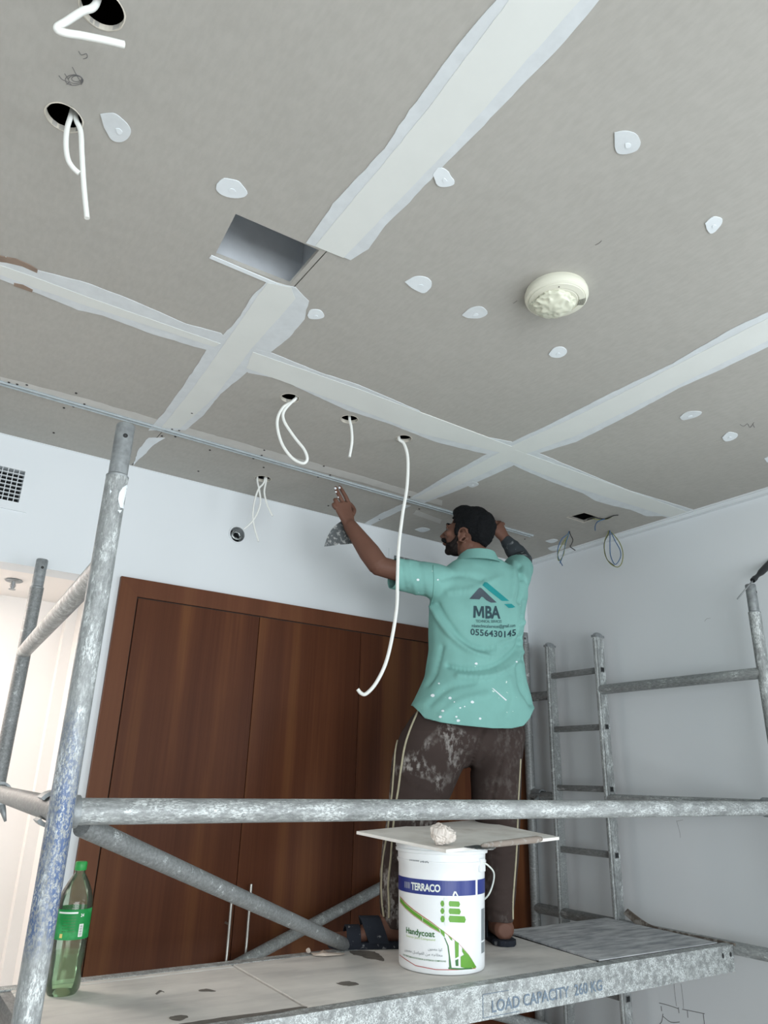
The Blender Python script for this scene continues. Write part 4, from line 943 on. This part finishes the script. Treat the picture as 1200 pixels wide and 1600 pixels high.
# --- body
bm = bmesh.new()
loft(bm, [(yc(735, 1125, 2.36), R_, F_, .16, .12), (yc(742, 1040, 2.36), R_, F_, .155, .11), (yc(748, 960, 2.36), R_, F_, .175, .115), (yc(748, 905, 2.36), R_, F_, .18, .09), (yc(747, 880, 2.36), R_, F_, .10, .07)])
hc = yc(731, 835, 2.375)      # head centre
AZ = math.radians(-32); hf0 = Vector((math.sin(AZ), math.cos(AZ), 0)); hr = Vector((math.cos(AZ), -math.sin(AZ), 0)); tp = math.radians(14)
hf = hf0*math.cos(tp)+U_*math.sin(tp); hu = hr.cross(hf)
def hp(x, y, z): return hc+hr*x+hf*y+hu*z
nk = yc(748, 885, 2.365)
limb(bm, [nk-U_*.03, nk+U_*.03, hp(0, -.02, -.06)], [.075, .063, .060])
ellipsoid(bm, hp(0, -.012, .028), (hr*.076, hf*.098, hu*.088))        # cranium
ellipsoid(bm, hp(0, .045, -.015), (hr*.060, hf*.056, hu*.075))        # face
ellipsoid(bm, hp(0, .041, -.064), (hr*.046, hf*.045, hu*.040))        # jaw / chin
ellipsoid(bm, hp(0, .071, -.090), (hr*.020, hf*.016, hu*.016), 2)
ellipsoid(bm, hp(0, .090, .022), (hr*.048, hf*.016, hu*.014), 2)      # brow
tube(bm, [hp(0, .092, .014), hp(0, .107, -.010), hp(0, .118, -.026), hp(0, .100, -.040)], [.008, .011, .015, .010], 10)
for sx in (-1, 1):
    ellipsoid(bm, hp(sx*.012, .105, -.030), (hr*.009, hf*.010, hu*.008), 2)
    ellipsoid(bm, hp(sx*.042, .070, -.022), (hr*.022, hf*.022, hu*.018), 2)   # cheek
    tube(bm, [hp(sx*(.072+.008*math.sin(t*.5)), -.004-.020*math.cos(t*.52+.3), -.024+.030*math.sin(t*.52+.3)) for t in range(0, 12)], .0046, 8)  # ear rim
    ellipsoid(bm, hp(sx*.072, -.004, -.026), (hr*.004, hf*.013, hu*.020), 2)
    ellipsoid(bm, hp(sx*.075, .003, -.050), (hr*.005, hf*.008, hu*.009), 2)
for dz in (-.052, -.062): ellipsoid(bm, hp(0, .098, dz), (hr*.022, hf*.010, hu*.0055), 2)   # lips
# arms
limb(bm, [P['shL'], P['shL'].lerp(P['elL'], .5)+Vector((0, 0, -.004)), P['elL']], [.050, .044, .042])
fm = P['elL'].lerp(P['wrL'], .32)
limb(bm, [P['elL'], fm, P['elL'].lerp(P['wrL'], .7), P['wrL']], [.045, .046, .037, .030])
limb(bm, [P['shR'], P['elR']], [.038, .038]); limb(bm, [P['elR'], P['elR'].lerp(P['wrR'], .4), P['wrR']], [.039, .037, .029])
# left hand, seen from its back: index and middle stretched up, ring and little curled
def finger(pts, r): tube(bm, smooth_path(pts, 3), [r[0]+(r[1]-r[0])*k/(3*(len(pts)-1)) for k in range(3*(len(pts)-1)+1)], 10); ellipsoid(bm, pts[-1], (Vector((r[1], 0, 0)), Vector((0, r[1], 0)), Vector((0, 0, r[1]))), 2)
Yh = 2.575
def h_(x, y, dy=0): return yc(x, y, Yh+dy)
w0 = P['wrL']
hu_ = (h_(535, 785)-w0).normalized(); hs_ = (h_(552, 792)-h_(526, 790)); hs_ = (hs_-hu_*hs_.dot(hu_)).normalized(); hn_ = hs_.cross(hu_)
loft(bm, [(w0, hs_, hn_, .028, .022), (w0+(h_(538, 797)-w0)*.45, hs_, hn_, .036, .019), (h_(537, 797), hs_, hn_, .042, .017), (h_(536, 786), hs_, hn_, .040, .014)], 20)
finger([h_(546, 789), h_(541, 778), h_(536, 769, .004), h_(531, 761, .012)], (.0105, .0085))      # index
finger([h_(536, 786), h_(531, 776), h_(527, 768, .004), h_(524.5, 762, .010)], (.0105, .0085))   # middle
finger([h_(529, 788), h_(524, 781, .004), h_(524, 783, .030), h_(529, 790, .038)], (.0098, .0085))
finger([h_(524, 794), h_(521, 788, .004), h_(522, 792, .028), h_(528, 797, .034)], (.0090, .0078))
finger([h_(550, 805, .008), h_(553, 797, .026), h_(547, 788, .038), h_(541, 784, .042)], (.0125, .0095))
# right hand: fist on the knife handle, knuckles up
Yr = 2.545
def g_(x, y, dy=0): return yc(x, y, Yr+dy)
w1 = P['wrR']; gu = (g_(777, 824)-w1).normalized(); gs = (g_(786, 820)-g_(770, 830)); gs = (gs-gu*gs.dot(gu)).normalized(); gn = gs.cross(gu)
loft(bm, [(w1, gs, gn, .026, .024), (w1+(g_(778, 826)-w1)*.5, gs, gn, .036, .026), (g_(778, 826), gs, gn, .042, .026), (g_(776, 819), gs, gn, .036, .020)], 20)
for k, (x, y) in enumerate(((787, 820), (781, 818), (775, 817), (770, 819))):
    finger([g_(x, y), g_(x-3, y-2, .012), g_(x-7, y+3, .030), g_(x-4, y+9, .036)], (.0108-.0005*k, .0090))
finger([g_(770, 838), g_(766, 832, .0), g_(767, 824, .008), g_(771, 819, .016)], (.0125, .0095))
# lower legs, feet
for an, kn_, toe in ((P['anL'], P['knL'], Vector((1.585, 2.49, PZ+.036))), (P['anR'], P['knR'], Vector((2.20, 2.455, PZ+.036)))):
    limb(bm, [kn_, kn_.lerp(an, .35), an+Vector((0, 0, .03)), Vector((an.x, an.y, PZ+.07))], [.058, .056, .043, .043])
    d = Vector((toe.x-an.x, toe.y-an.y, 0)).normalized(); sd_ = Vector((d.y, -d.x, 0)); a0 = Vector((an.x, an.y, 0))
    L = .235
    loft(bm, [(a0-d*.050+U_*(PZ+.050), sd_, U_, .026, .024), (a0-d*.037+U_*(PZ+.052), sd_, U_, .039, .036), (a0+d*.005+U_*(PZ+.062), sd_, U_, .042, .044), (a0+d*.06+U_*(PZ+.054), sd_, U_, .038, .036), (a0+d*.12+U_*(PZ+.042), sd_, U_, .044, .024), (a0+d*.165+U_*(PZ+.035), sd_, U_, .044, .016)], 20)
    for k, (o_, l_, r_) in enumerate(((-.030, .205, .0125), (-.010, .200, .0095), (.006, .194, .009), (.021, .186, .0085), (.034, .175, .008))):
        s_ = -1 if toe.x < 1.9 else 1
        q0 = a0+d*.155+sd_*(-o_*s_*-1)+U_*(PZ+.034); q1 = a0+d*l_+sd_*(o_*s_)+U_*(PZ+.032)
        tube(bm, [q0, q1], [r_*1.05, r_], 10); ellipsoid(bm, q1, (d*r_*1.2, sd_*r_, U_*r_), 2)
me = remeshed(bm, .0038, 3); mobj('body', me, M_skin, man, True)
# eyes and eyebrows
bm = bmesh.new()
bm.free()
for sx in (-1, 1):
    bm = bmesh.new(); ellipsoid(bm, hp(sx*.030, .082, .002), (hr*.011, hf*.011, hu*.0075), 2); ey = bobj('eye', bm, simple('eye_white', srgb(120, 112, 106), .4), man, True)
    bm = bmesh.new(); ellipsoid(bm, hp(sx*.030, .0905, .002), (hr*.006, hf*.004, hu*.0065), 2); bobj('iris', bm, M_hair, ey, True)
    bm = bmesh.new(); tube(bm, [hp(sx*.018, .090, .0085), hp(sx*.030, .0955, .010), hp(sx*.042, .085, .007)], .004, 8); bobj('eyelid', bm, M_skin, man, True)
    bm = bmesh.new(); tube(bm, smooth_path([hp(sx*.012, .101, .022), hp(sx*.030, .098, .027), hp(sx*.050, .081, .022)], 4), .0045, 8); bobj('eyebrow', bm, M_hair, man, True)
# hair: shell over the cranium with a fringe line
bm = bmesh.new()
ellipsoid(bm, hp(0, -.016, .040), (hr*.082, hf*.106, hu*.092), 4)
ellipsoid(bm, hp(0, .030, .092), (hr*.062, hf*.062, hu*.040), 3)
ellipsoid(bm, hp(0, -.055, .010), (hr*.068, hf*.058, hu*.070), 3)
for sx in (-1, 1): ellipsoid(bm, hp(sx*.070, .022, .012), (hr*.012, hf*.022, hu*.050), 3)
me = remeshed(bm, .004, 2)
for v in me.vertices:
    q = v.co-hc; n = q.normalized(); v.co = v.co+n*(.005*noise.noise(v.co*38)+.003*noise.noise(v.co*95))
bm = bmesh.new(); bm.from_mesh(me); dele = []
for f in bm.faces:
    q = f.calc_center_median()-hc; x, y, z = q.dot(hr), q.dot(hf), q.dot(hu)
    hl = .066-.25*abs(x) if y > .06 else (.030 if y > .040 else (-.030 if y > .012 else (.006 if y > -.026 else -.040-.12*max(0, .05-abs(x)))))
    if z < hl: dele.append(f)
bmesh.ops.delete(bm, geom=dele, context='FACES'); bobj('hair', bm, M_hair, man, True)
bpy.data.objects['hair'].modifiers.new('s', 'SOLIDIFY').thickness = .006
bm = bmesh.new()
ellipsoid(bm, hp(0, .043, -.067), (hr*.0485, hf*.0465, hu*.0415), 4); ellipsoid(bm, hp(0, .072, -.092), (hr*.022, hf*.018, hu*.0175), 3)
for sx in (-1, 1): tube(bm, [hp(sx*.066, .018, -.012), hp(sx*.062, .024, -.045), hp(sx*.048, .050, -.078)], [.008, .010, .013], 10)
me = remeshed(bm, .004, 3); bm = bmesh.new(); bm.from_mesh(me); dele = []
for f in bm.faces:
    q = f.calc_center_median()-hc; x, y, z = q.dot(hr), q.dot(hf), q.dot(hu)
    if z > -.052-(.10-y)*.12+(.40*max(0, .045-y)) and y > .03 and abs(x) < .055: dele.append(f)
bmesh.ops.delete(bm, geom=dele, context='FACES'); bobj('beard', bm, M_beard, man, True)
bm = bmesh.new(); tube(bm, smooth_path([hp(-.034, .082, -.058), hp(-.018, .103, -.046), hp(0, .110, -.044), hp(.018, .103, -.046), hp(.034, .082, -.058)], 5), [.004]+[.0085]*19+[.004], 10); bobj('moustache', bm, M_hair, man, True)
bm = bmesh.new()
for x, y, dy, r in ((530.5, 762, .004, .0055), (524, 763, .002, .006), (525, 768.5, -.002, .0045), (528.5, 777, -.006, .0035)): ellipsoid(bm, h_(x, y, dy-.008), (Vector((r, 0, 0)), Vector((0, r*.5, 0)), Vector((0, 0, r))), 2)
ps = bobj('plaster_on_fingers', bm, M_comp, man, True); ps['kind'] = 'stuff'
# --- polo shirt
def ringpx(yl, xl, xr, Y=2.36, dep=.13, sq=.5):
    s_px = FPX/((yc((xl+xr)/2, yl, Y)-CAM).dot(_f)); half = (xr-xl)/2/s_px
    th = math.radians(41.5)-FZ; a = math.sqrt(max(.001, half**2-(dep*math.sin(th))**2))/math.cos(th)
    return (yc((xl+xr)/2, yl, Y), R_, F_, a, dep)
bm = bmesh.new()
loft(bm, [ringpx(1160, 648, 832, dep=.165), ringpx(1130, 646, 832, dep=.165), ringpx(1108, 645, 834, dep=.162), ringpx(1085, 656, 829, dep=.155), ringpx(1060, 666, 823, dep=.145), ringpx(1020, 672, 817, dep=.135), ringpx(985, 673, 817, dep=.135),
          ringpx(955, 673, 820, dep=.135), ringpx(930, 676, 824, dep=.13), ringpx(910, 680, 823, dep=.12), ringpx(895, 692, 814, dep=.105), ringpx(882, 706, 796, dep=.085), ringpx(875, 716, 782, dep=.07)], 48, 2.25)
def sleeve(a, b_, ra, rb, n=6, flat=.9):
    a, b_ = Vector(a), Vector(b_); d = (b_-a).normalized(); s1 = d.cross(U_).normalized(); t1 = s1.cross(d)
    loft(bm, [(a+(b_-a)*k/n, t1, s1, ra+(rb-ra)*k/n, (ra+(rb-ra)*k/n)*flat) for k in range(n+1)], 32)
sleeve(yc(722, 918, 2.375), yc(612, 895, 2.452), .082, .068, flat=1)
sR0 = yc(797, 912, 2.31); sR1 = P['shR'].lerp(P['elR'], .55)+Vector((0, 0, .004))
sleeve(sR0, sR1, .080, .068, flat=1)
me = remeshed(bm, .0065, 5)
# folds
FOLD = [([(676, 948), (690, 975), (708, 997), (735, 1018), (762, 1026)], 2.26, .010, .010), ([(684, 944), (700, 970), (722, 998), (752, 1014), (790, 1008)], 2.25, -.007, .009),
        ([(700, 1040), (735, 1046), (772, 1040), (803, 1018), (817, 995)], 2.24, -.010, .010), ([(716, 1056), (756, 1058), (796, 1044), (818, 1018)], 2.24, .008, .012),
        ([(778, 1010), (800, 998), (818, 972)], 2.2, .007, .009), ([(690, 905), (720, 898), (752, 905)], 2.25, -.005, .012), ([(700, 925), (740, 920), (775, 905)], 2.25, .004, .014),
        ([(628, 878), (630, 900), (634, 922)], 2.35, -.007, .007), ([(640, 878), (644, 900), (650, 928)], 2.33, .006, .008), ([(655, 880), (660, 905), (664, 935)], 2.31, -.007, .008), ([(622, 878), (621, 900), (624, 920)], 2.36, .005, .006), ([(648, 880), (652, 895), (640, 915)], 2.32, -.005, .006),
        ([(812, 885), (815, 910), (812, 940)], 2.2, -.010, .009), ([(802, 880), (803, 905), (799, 935)], 2.2, .006, .010), ([(820, 940), (815, 980), (818, 1030)], 2.15, -.006, .010),
        ([(668, 1070), (680, 1050), (690, 1010)], 2.3, -.006, .010), ([(672, 1100), (700, 1075), (740, 1065)], 2.25, -.005, .014), ([(690, 1118), (720, 1095), (760, 1085)], 2.24, .005, .016), ([(830, 1100), (815, 1075), (810, 1040)], 2.2, -.008, .012), ([(790, 1120), (800, 1090), (795, 1060)], 2.2, .005, .014)]
co = np.array([v.co[:] for v in me.vertices]); nr = np.array([v.normal[:] for v in me.vertices])
camv = np.array(CAM); rel = co-camv; zz = rel@np.array(_f); px = 600+FPX*(rel@np.array(R2))/zz; py = 800-FPX*(rel@np.array(U2))/zz
facing = ((camv-co)*nr).sum(1) > 0
disp = np.zeros(len(co))
for pts, Yd, amp, wd in FOLD:
    pts2 = np.array([[p.x, p.y] for p in smooth_path([(a, b_, 0) for a, b_ in pts], 6)])
    dm = np.min(np.hypot(px[:, None]-pts2[None, :, 0], py[:, None]-pts2[None, :, 1]), axis=1)/370.0
    amp = amp*(.55 if pts[0][0] < 666 and pts[0][1] < 940 else 1)
    disp += np.where(facing, amp*1.9*np.exp(-(dm/wd)**2), amp*.5*np.exp(-(dm/wd)**2))
for i in range(len(co)):
    p = Vector(co[i]); disp[i] += .006*noise.noise(p*7+Vector((4, 4, 4)))+.0028*noise.noise(Vector((p.x*22, p.y*22, p.z*9)))
co2 = co+nr*disp[:, None]
me.vertices.foreach_set('co', co2.ravel()); me.update()
bm = bmesh.new(); bm.from_mesh(me); bm.faces.ensure_lookup_table()
for _ in range(2): bmesh.ops.smooth_vert(bm, verts=bm.verts, factor=.5, use_axis_x=True, use_axis_y=True, use_axis_z=True)
HEM = [(636, 1100), (645, 1103), (657, 1114), (663, 1122), (690, 1129), (720, 1133), (770, 1138), (800, 1138), (818, 1134), (828, 1122), (836, 1104)]
hx_ = [a for a, b_ in HEM]; hy_ = [b_ for a, b_ in HEM]
cutb = []; aL = (yc(612, 895, 2.452)-yc(722, 918, 2.375)).normalized(); cl = yc(614, 895, 2.450); aR = (sR1-sR0).normalized()
def pix(c): r = c-CAM; z_ = r.dot(_f); return 600+FPX*r.dot(R2)/z_, 800-FPX*r.dot(U2)/z_
tc_ = lambda c: (c-Vector((2.02, 2.36, c.z))).length < .5 and c.z < EYE+.5
for f in bm.faces:
    c = f.calc_center_median(); x_, y_ = pix(c)
    if tc_(c) and y_ > np.interp(x_, hx_, hy_): cutb.append(f)
    elif (c-cl).dot(aL) > -.004 and (c-cl).length < .12: cutb.append(f)
    elif (c-sR1).dot(aR) > -.004 and (c-sR1).length < .11: cutb.append(f)
bmesh.ops.delete(bm, geom=cutb, context='FACES')
for v in bm.verts:
    if not v.is_boundary: continue
    if tc_(v.co) and v.co.z < EYE+.45:
        x_, y_ = pix(v.co); v.co.z += (y_-float(np.interp(x_, hx_, hy_)))/385.0
    elif (v.co-cl).length < .14: v.co -= aL*((v.co-cl).dot(aL)+.004)
    elif (v.co-sR1).length < .14: v.co -= aR*((v.co-sR1).dot(aR)+.004)
shirt = bobj('polo_shirt', bm, M_shirt, man, True)
sm_ = shirt.modifiers.new('s', 'SOLIDIFY'); sm_.thickness = .003; sm_.offset = -1
# collar
bm = bmesh.new(); ck = yc(747, 874, 2.352); A = []
for k in range(41):
    t = math.radians(-118+k*5.9)-math.pi/2   # opening faces forward
    dr = R_*math.cos(t)+F_*math.sin(t)
    ring = [ck+dr*.070+U_*.024, ck+dr*.077+U_*.028+F_*0, ck+dr*.098-U_*.010-U_*.010*math.cos(t+math.pi/2), ck+dr*.102-U_*.016-U_*.010*math.cos(t+math.pi/2), ck+dr*.090-U_*.008, ck+dr*.070+U_*.010]
    A.append([bm.verts.new(v+hr*0) for v in ring])
for x, y in zip(A, A[1:]):
    for i in range(6): bm.faces.new((x[i], x[(i+1) % 6], y[(i+1) % 6], y[i]))
bm.faces.new(A[0]); bm.faces.new(A[-1][::-1]); bobj('collar', bm, M_shirt, shirt, True, 60)
# prints on the back, laid on the cloth
bpy.context.view_layer.update()
def bvh_of(o):
    me = o.data; return BVHTree.FromPolygons([o.matrix_world @ v.co for v in me.vertices], [p.vertices[:] for p in me.polygons])
SB = bvh_of(shirt)
def cast(B, x, y, off=.0012):
    r = ray(x, y).normalized(); h = B.ray_cast(CAM, r)
    if h[0] is None: return None
    n = h[1] if h[1].dot(r) < 0 else -h[1]; return h[0]+n*off
def decal(name, polys, mat, parent, B, off=.0012, cuts=3):
    bm = bmesh.new()
    for poly in polys: bm.faces.new([bm.verts.new((x, y, 0)) for x, y in poly])
    bm.normal_update(); bmesh.ops.triangulate(bm, faces=bm.faces, ngon_method='EAR_CLIP')
    for _ in range(cuts): bmesh.ops.subdivide_edges(bm, edges=bm.edges[:], cuts=1, use_grid_fill=True)
    bmesh.ops.triangulate(bm, faces=bm.faces)
    bad = []
    for v in bm.verts:
        q = cast(B, v.co.x, v.co.y, off)
        if q is None: bad.append(v)
        else: v.co = q
    if bad: bmesh.ops.delete(bm, geom=bad, context='VERTS')
    me = bpy.data.meshes.new(name); bm.to_mesh(me); bm.free(); return mobj(name, me, mat, parent)
lz = lambda P_: [(720+x/10, 890+y/10) for x, y in P_]
decal('logo_roof', [lz([(133, 460), (280, 290), (300, 284), (325, 292), (440, 405), (560, 515), (470, 518), (400, 482), (345, 430), (322, 426), (290, 468)])], M_ink, shirt, SB)
decal('logo_stripe', [lz([(335, 245), (375, 197), (410, 202), (580, 345), (755, 490), (640, 490), (480, 365)]), lz([(675, 540), (790, 535), (850, 585), (800, 600), (745, 600)])], M_teal, shirt, SB)
def stext(s, x0, x1, base, cap, mat, bold=0, sub=1, spacing=1):
    bx = [b_[0] for b_ in base]; by = [b_[1] for b_ in base]
    def fn(u, v):
        x = x0+(x1-x0)*u; y = float(np.interp(x, bx, by))-v*cap; return cast(SB, x-v*cap*.06*-1*0, y)
    return put_text('lettering', s, fn, mat, shirt, bold, spacing, sub)
decal('lettering', [[(739.3, 965.4), (739.9, 946.6), (744.3, 946.8), (748.3, 957.2), (751.9, 947.2), (755.9, 947.4), (756.6, 965.7), (753.2, 965.7), (752.8, 953.6), (749.7, 963), (746.8, 963), (743.5, 953.2), (743, 965.5)]], M_ink2, shirt, SB)
stext('BA', 758.2, 781.8, [(758, 965.8), (782, 966)], 18.6, M_ink2, .035, spacing=.95)
stext('TECHNICAL SERVICES', 743, 783.5, [(743, 972.6), (784, 973.3)], 4.2, M_ink2, .004)
stext('mbatechnicalservices@gmail.com', 737, 805, [(737, 980), (775, 981.5), (806, 979.5)], 5.2, M_ink2, .006)
stext('0556430145', 735, 806, [(735, 991.8), (765, 994.5), (792, 996), (800, 993.8), (806, 992.8)], 9.6, M_ink2, .022, spacing=1.02)
# plaster spots on the shirt back
sp_ = []
for x, y, r0 in ((653, 906, 2), (684, 906, 1.2), (744, 1037, 2), (807, 1034, 1.2), (686, 1068, 1.4), (703, 1091, 2.2), (719, 1106, 1.3), (738, 1097, 2.4), (688, 1120, 2), (713, 1120, 1.6), (716, 1126, 2.4), (750, 1123, 1.8), (676, 1087, 2.6), (726, 1104, 1), (710, 1097, 1), (692, 1111, 2)):
    sp_.append([(x+r0*(1+.35*random.random())*math.cos(t), y+r0*(.8+.3*random.random())*math.sin(t)) for t in [i*math.pi/4 for i in range(8)]])
sp_.append([(768, 1075), (771, 1076), (792, 1094), (790, 1095)])
decal('plaster_spots', sp_, M_comp, shirt, SB, cuts=1)['kind'] = 'stuff'
bpy.context.view_layer.update()
PB = bvh_of(bpy.data.objects['post'])
decal('plaster_patch', [[(198, 757), (199, 768), (197, 784), (193, 795), (187, 793), (184, 780), (186, 770), (191, 762)], [(183, 797), (190, 797), (187, 802)], [(172, 765), (175, 768), (172, 772)]], M_comp, bpy.data.objects['post'], PB, cuts=2)
# seams: armhole and cuff
def seam_line(name, px, B, mat, r, parent, off=.001):
    pts = [cast(B, x, y, off) for x, y in [(p.x, p.y) for p in smooth_path([(a, b_, 0) for a, b_ in px], 10)]]; pts = [p for p in pts if p is not None]
    if len(pts) < 3: return None
    bm = bmesh.new(); tube(bm, pts, r, 8); return bobj(name, bm, mat, parent, True)
seam_line('armhole_seam', [(677, 884), (678, 905), (677, 930), (674, 946)], SB, M_shirt, .0022, shirt)
# --- trousers
def lring(y, xl, xr, Y, dep):
    s_px = FPX/((yc((xl+xr)/2, y, Y)-CAM).dot(_f)); half = (xr-xl)/2/s_px; th = math.radians(41.5)-FZ
    a = math.sqrt(max(.0005, half**2-(dep*math.sin(th))**2))/math.cos(th); return (yc((xl+xr)/2, y, Y), R_, F_, a, dep)
bm = bmesh.new()
loft(bm, [lring(1095, 668, 805, 2.37, .10), lring(1125, 645, 815, 2.37, .115), lring(1150, 632, 816, 2.37, .13), lring(1172, 668, 790, 2.37, .12), lring(1190, 708, 752, 2.365, .085), lring(1200, 722, 742, 2.362, .05)], 40, 2.2)
loft(bm, [lring(1120, 645, 735, 2.41, .105), lring(1150, 627, 738, 2.41, .115), lring(1180, 615, 732, 2.41, .115), lring(1205, 611, 722, 2.41, .11), lring(1255, 607, 697, 2.415, .098), lring(1294, 602, 676, 2.42, .085), lring(1330, 597, 664, 2.43, .078), lring(1367, 593, 655, 2.435, .072), lring(1405, 592, 650, 2.43, .068), lring(1437, 594, 646, 2.43, .062), lring(1450, 596, 640, 2.43, .06)], 32)
loft(bm, [lring(1120, 730, 818, 2.335, .105), lring(1150, 732, 819, 2.33, .12), lring(1180, 734, 816, 2.33, .118), lring(1205, 735, 815, 2.325, .11), lring(1255, 737, 813, 2.325, .095), lring(1294, 745, 812, 2.315, .085), lring(1340, 750, 810, 2.31, .078), lring(1400, 754, 806, 2.30, .068), lring(1440, 759, 803, 2.295, .060)], 32)
me = remeshed(bm, .0065, 12)
co = np.array([v.co[:] for v in me.vertices]); nr = np.array([v.normal[:] for v in me.vertices])
rel = co-camv; zz = rel@np.array(_f); px = 600+FPX*(rel@np.array(R2))/zz; py = 800-FPX*(rel@np.array(U2))/zz
TF = [([(755, 1140), (745, 1170), (735, 1200)], -.012, .010), ([(800, 1150), (780, 1200), (768, 1250)], -.007, .010), ([(812, 1180), (795, 1220), (785, 1250)], .006, .010), ([(700, 1150), (715, 1175), (728, 1195)], .006, .012),
      ([(640, 1170), (670, 1200), (700, 1215)], -.004, .012), ([(620, 1200), (650, 1225), (690, 1240)], .005, .010), ([(610, 1330), (625, 1350), (650, 1355)], -.006, .008), ([(605, 1390), (625, 1400), (645, 1395)], -.007, .008), ([(600, 1415), (620, 1420), (640, 1414)], .006, .007),
      ([(765, 1330), (785, 1340), (805, 1335)], -.005, .008), ([(762, 1385), (785, 1395), (803, 1388)], -.006, .008), ([(762, 1415), (785, 1422), (800, 1412)], .006, .007), ([(775, 1428), (792, 1434)], -.005, .006)]
disp = np.zeros(len(co))
for pts, amp, wd in TF:
    pts2 = np.array([[p.x, p.y] for p in smooth_path([(a, b_, 0) for a, b_ in pts], 6)])
    dm = np.min(np.hypot(px[:, None]-pts2[None, :, 0], py[:, None]-pts2[None, :, 1]), axis=1)/390.0; disp += amp*np.exp(-(dm/wd)**2)
for i in range(len(co)):
    p = Vector(co[i]); disp[i] += .005*noise.noise(p*8)+.002*noise.noise(Vector((p.x*20, p.y*20, p.z*12)))
me.vertices.foreach_set('co', (co+nr*disp[:, None]).ravel()); me.update()
trous = mobj('trousers', me, M_trous, man, True)
bpy.context.view_layer.update(); TB = bvh_of(trous)
seam_line('piping', [(655, 1108), (643, 1135), (633, 1165), (627, 1200), (623, 1230), (618, 1262), (614, 1300), (611, 1340), (607, 1380), (608, 1410), (608, 1434)], TB, M_pipe, .0042, trous)
seam_line('piping', [(640, 1118), (627, 1142), (619, 1168), (616, 1200), (613, 1240), (610, 1262), (606, 1300), (599, 1340), (596.5, 1375), (597, 1405), (600, 1432)], TB, M_pipe, .0038, trous)
seam_line('piping', [(813, 1186), (811, 1225), (809, 1260), (808, 1300), (806, 1340), (803, 1380), (801, 1410), (801, 1436)], TB, M_pipe, .0036, trous)
# dark waist band tab at the left hip
seam_line('waist_tab', [(644, 1110), (639, 1118), (636, 1127)], TB, M_belt, .007, trous, .002)
# --- arm sleeve on the right arm
bm = bmesh.new(); u0 = P['shR'].lerp(P['elR'], .40)
limb(bm, [u0, P['elR'], P['elR'].lerp(P['wrR'], .4), P['elR'].lerp(P['wrR'], .84)], [.056, .050, .046, .036])
me = remeshed(bm, .005, 3)
for v in me.vertices: v.co = v.co+v.normal*(.004*noise.noise(v.co*35))
mobj('arm_sleeve', me, M_sleeve, man, True)
# --- sandals
for an, toe in ((P['anL'], Vector((1.585, 2.49, 0))), (P['anR'], Vector((2.20, 2.455, 0)))):
    d = Vector((toe.x-an.x, toe.y-an.y, 0)).normalized(); sd_ = Vector((d.y, -d.x, 0)); a0 = Vector((an.x, an.y, PZ+.002))
    bm = bmesh.new(); outl = [(-.076, 0), (-.068, .028), (-.036, .045), (.03, .042), (.09, .043), (.15, .050), (.20, .044), (.228, .020)]
    poly = [a0+d*x+sd_*y for x, y in outl]+[a0+d*x-sd_*y for x, y in outl[::-1] if y > 0]
    prism(bm, poly, (0, 0, .020)); bevel(bm, .004, 2); so_ = bobj('sandal', bm, M_sandal, man, True, 50)
    def strap(fr, wdt, h):
        bm = bmesh.new(); n = 14; A = []
        for k in range(n+1):
            t = math.pi*k/n
            p = lambda xx, q: a0+d*(xx)+sd_*(math.cos(t)*(.046+q))+U_*(.018+math.sin(t)*(h+q))
            A.append([bm.verts.new(v) for v in (p(fr(k/n)-wdt/2, 0), p(fr(k/n)+wdt/2, 0), p(fr(k/n)+wdt/2, .005), p(fr(k/n)-wdt/2, .005))])
        for x, y in zip(A, A[1:]):
            for i in range(4): bm.faces.new((x[i], x[(i+1) % 4], y[(i+1) % 4], y[i]))
        bm.faces.new(A[0]); bm.faces.new(A[-1][::-1]); bobj('strap', bm, M_sandal, so_, True, 60)
    strap(lambda t: .055+.03*math.sin(math.pi*t), .072, .076); strap(lambda t: .145, .050, .048)
# --- tools in the hands
kf = empty('filling_knife', P['wrL']); tag(kf, 'wide plaster-smeared filling knife with fan blade in the man\'s left hand', 'filling knife')
Yk = 2.60
bm = bmesh.new(); prism(bm, [yc(x, y, Yk) for x, y in ((507, 854), (508.5, 848), (512, 838), (517, 829), (523, 821.5), (529, 817), (537, 812), (556, 820), (560, 848), (545, 850), (532, 851), (530, 848.5), (527, 851.5), (516, 853))], (0.0, .0016, 0)); bobj('blade', bm, M_knife, kf)
bm = bmesh.new(); a_, b_ = yc(545, 818, Yk), yc(531, 786, 2.585); d_ = b_-a_; tube(bm, [a_+d_*t for t in (0, .15, .5, .85, 1)], [.006, .010, .012, .013, .008], 12); bobj('handle', bm, M_black, kf, True)
kf = empty('putty_knife', P['wrR']); tag(kf, 'pale putty knife held to the ceiling in the man\'s right fist', 'putty knife')
bm = bmesh.new(); a_, b_ = yc(774, 836, 2.575), yc(770, 818, 2.58); d_ = b_-a_; tube(bm, [a_+d_*t for t in (0, .2, .8, 1)], [.007, .010, .010, .005], 12); bobj('handle', bm, M_paper, kf, True)
bm = bmesh.new(); q = yc(768, 812, 2.585); z1 = CE-.004; prism(bm, [b_+Vector((-.008, 0, 0)), b_+Vector((.008, 0, 0)), Vector((b_.x+.035, b_.y+.01, z1)), Vector((b_.x-.035, b_.y+.01, z1))], (0, .0015, 0)); bobj('blade', bm, M_knife, kf)
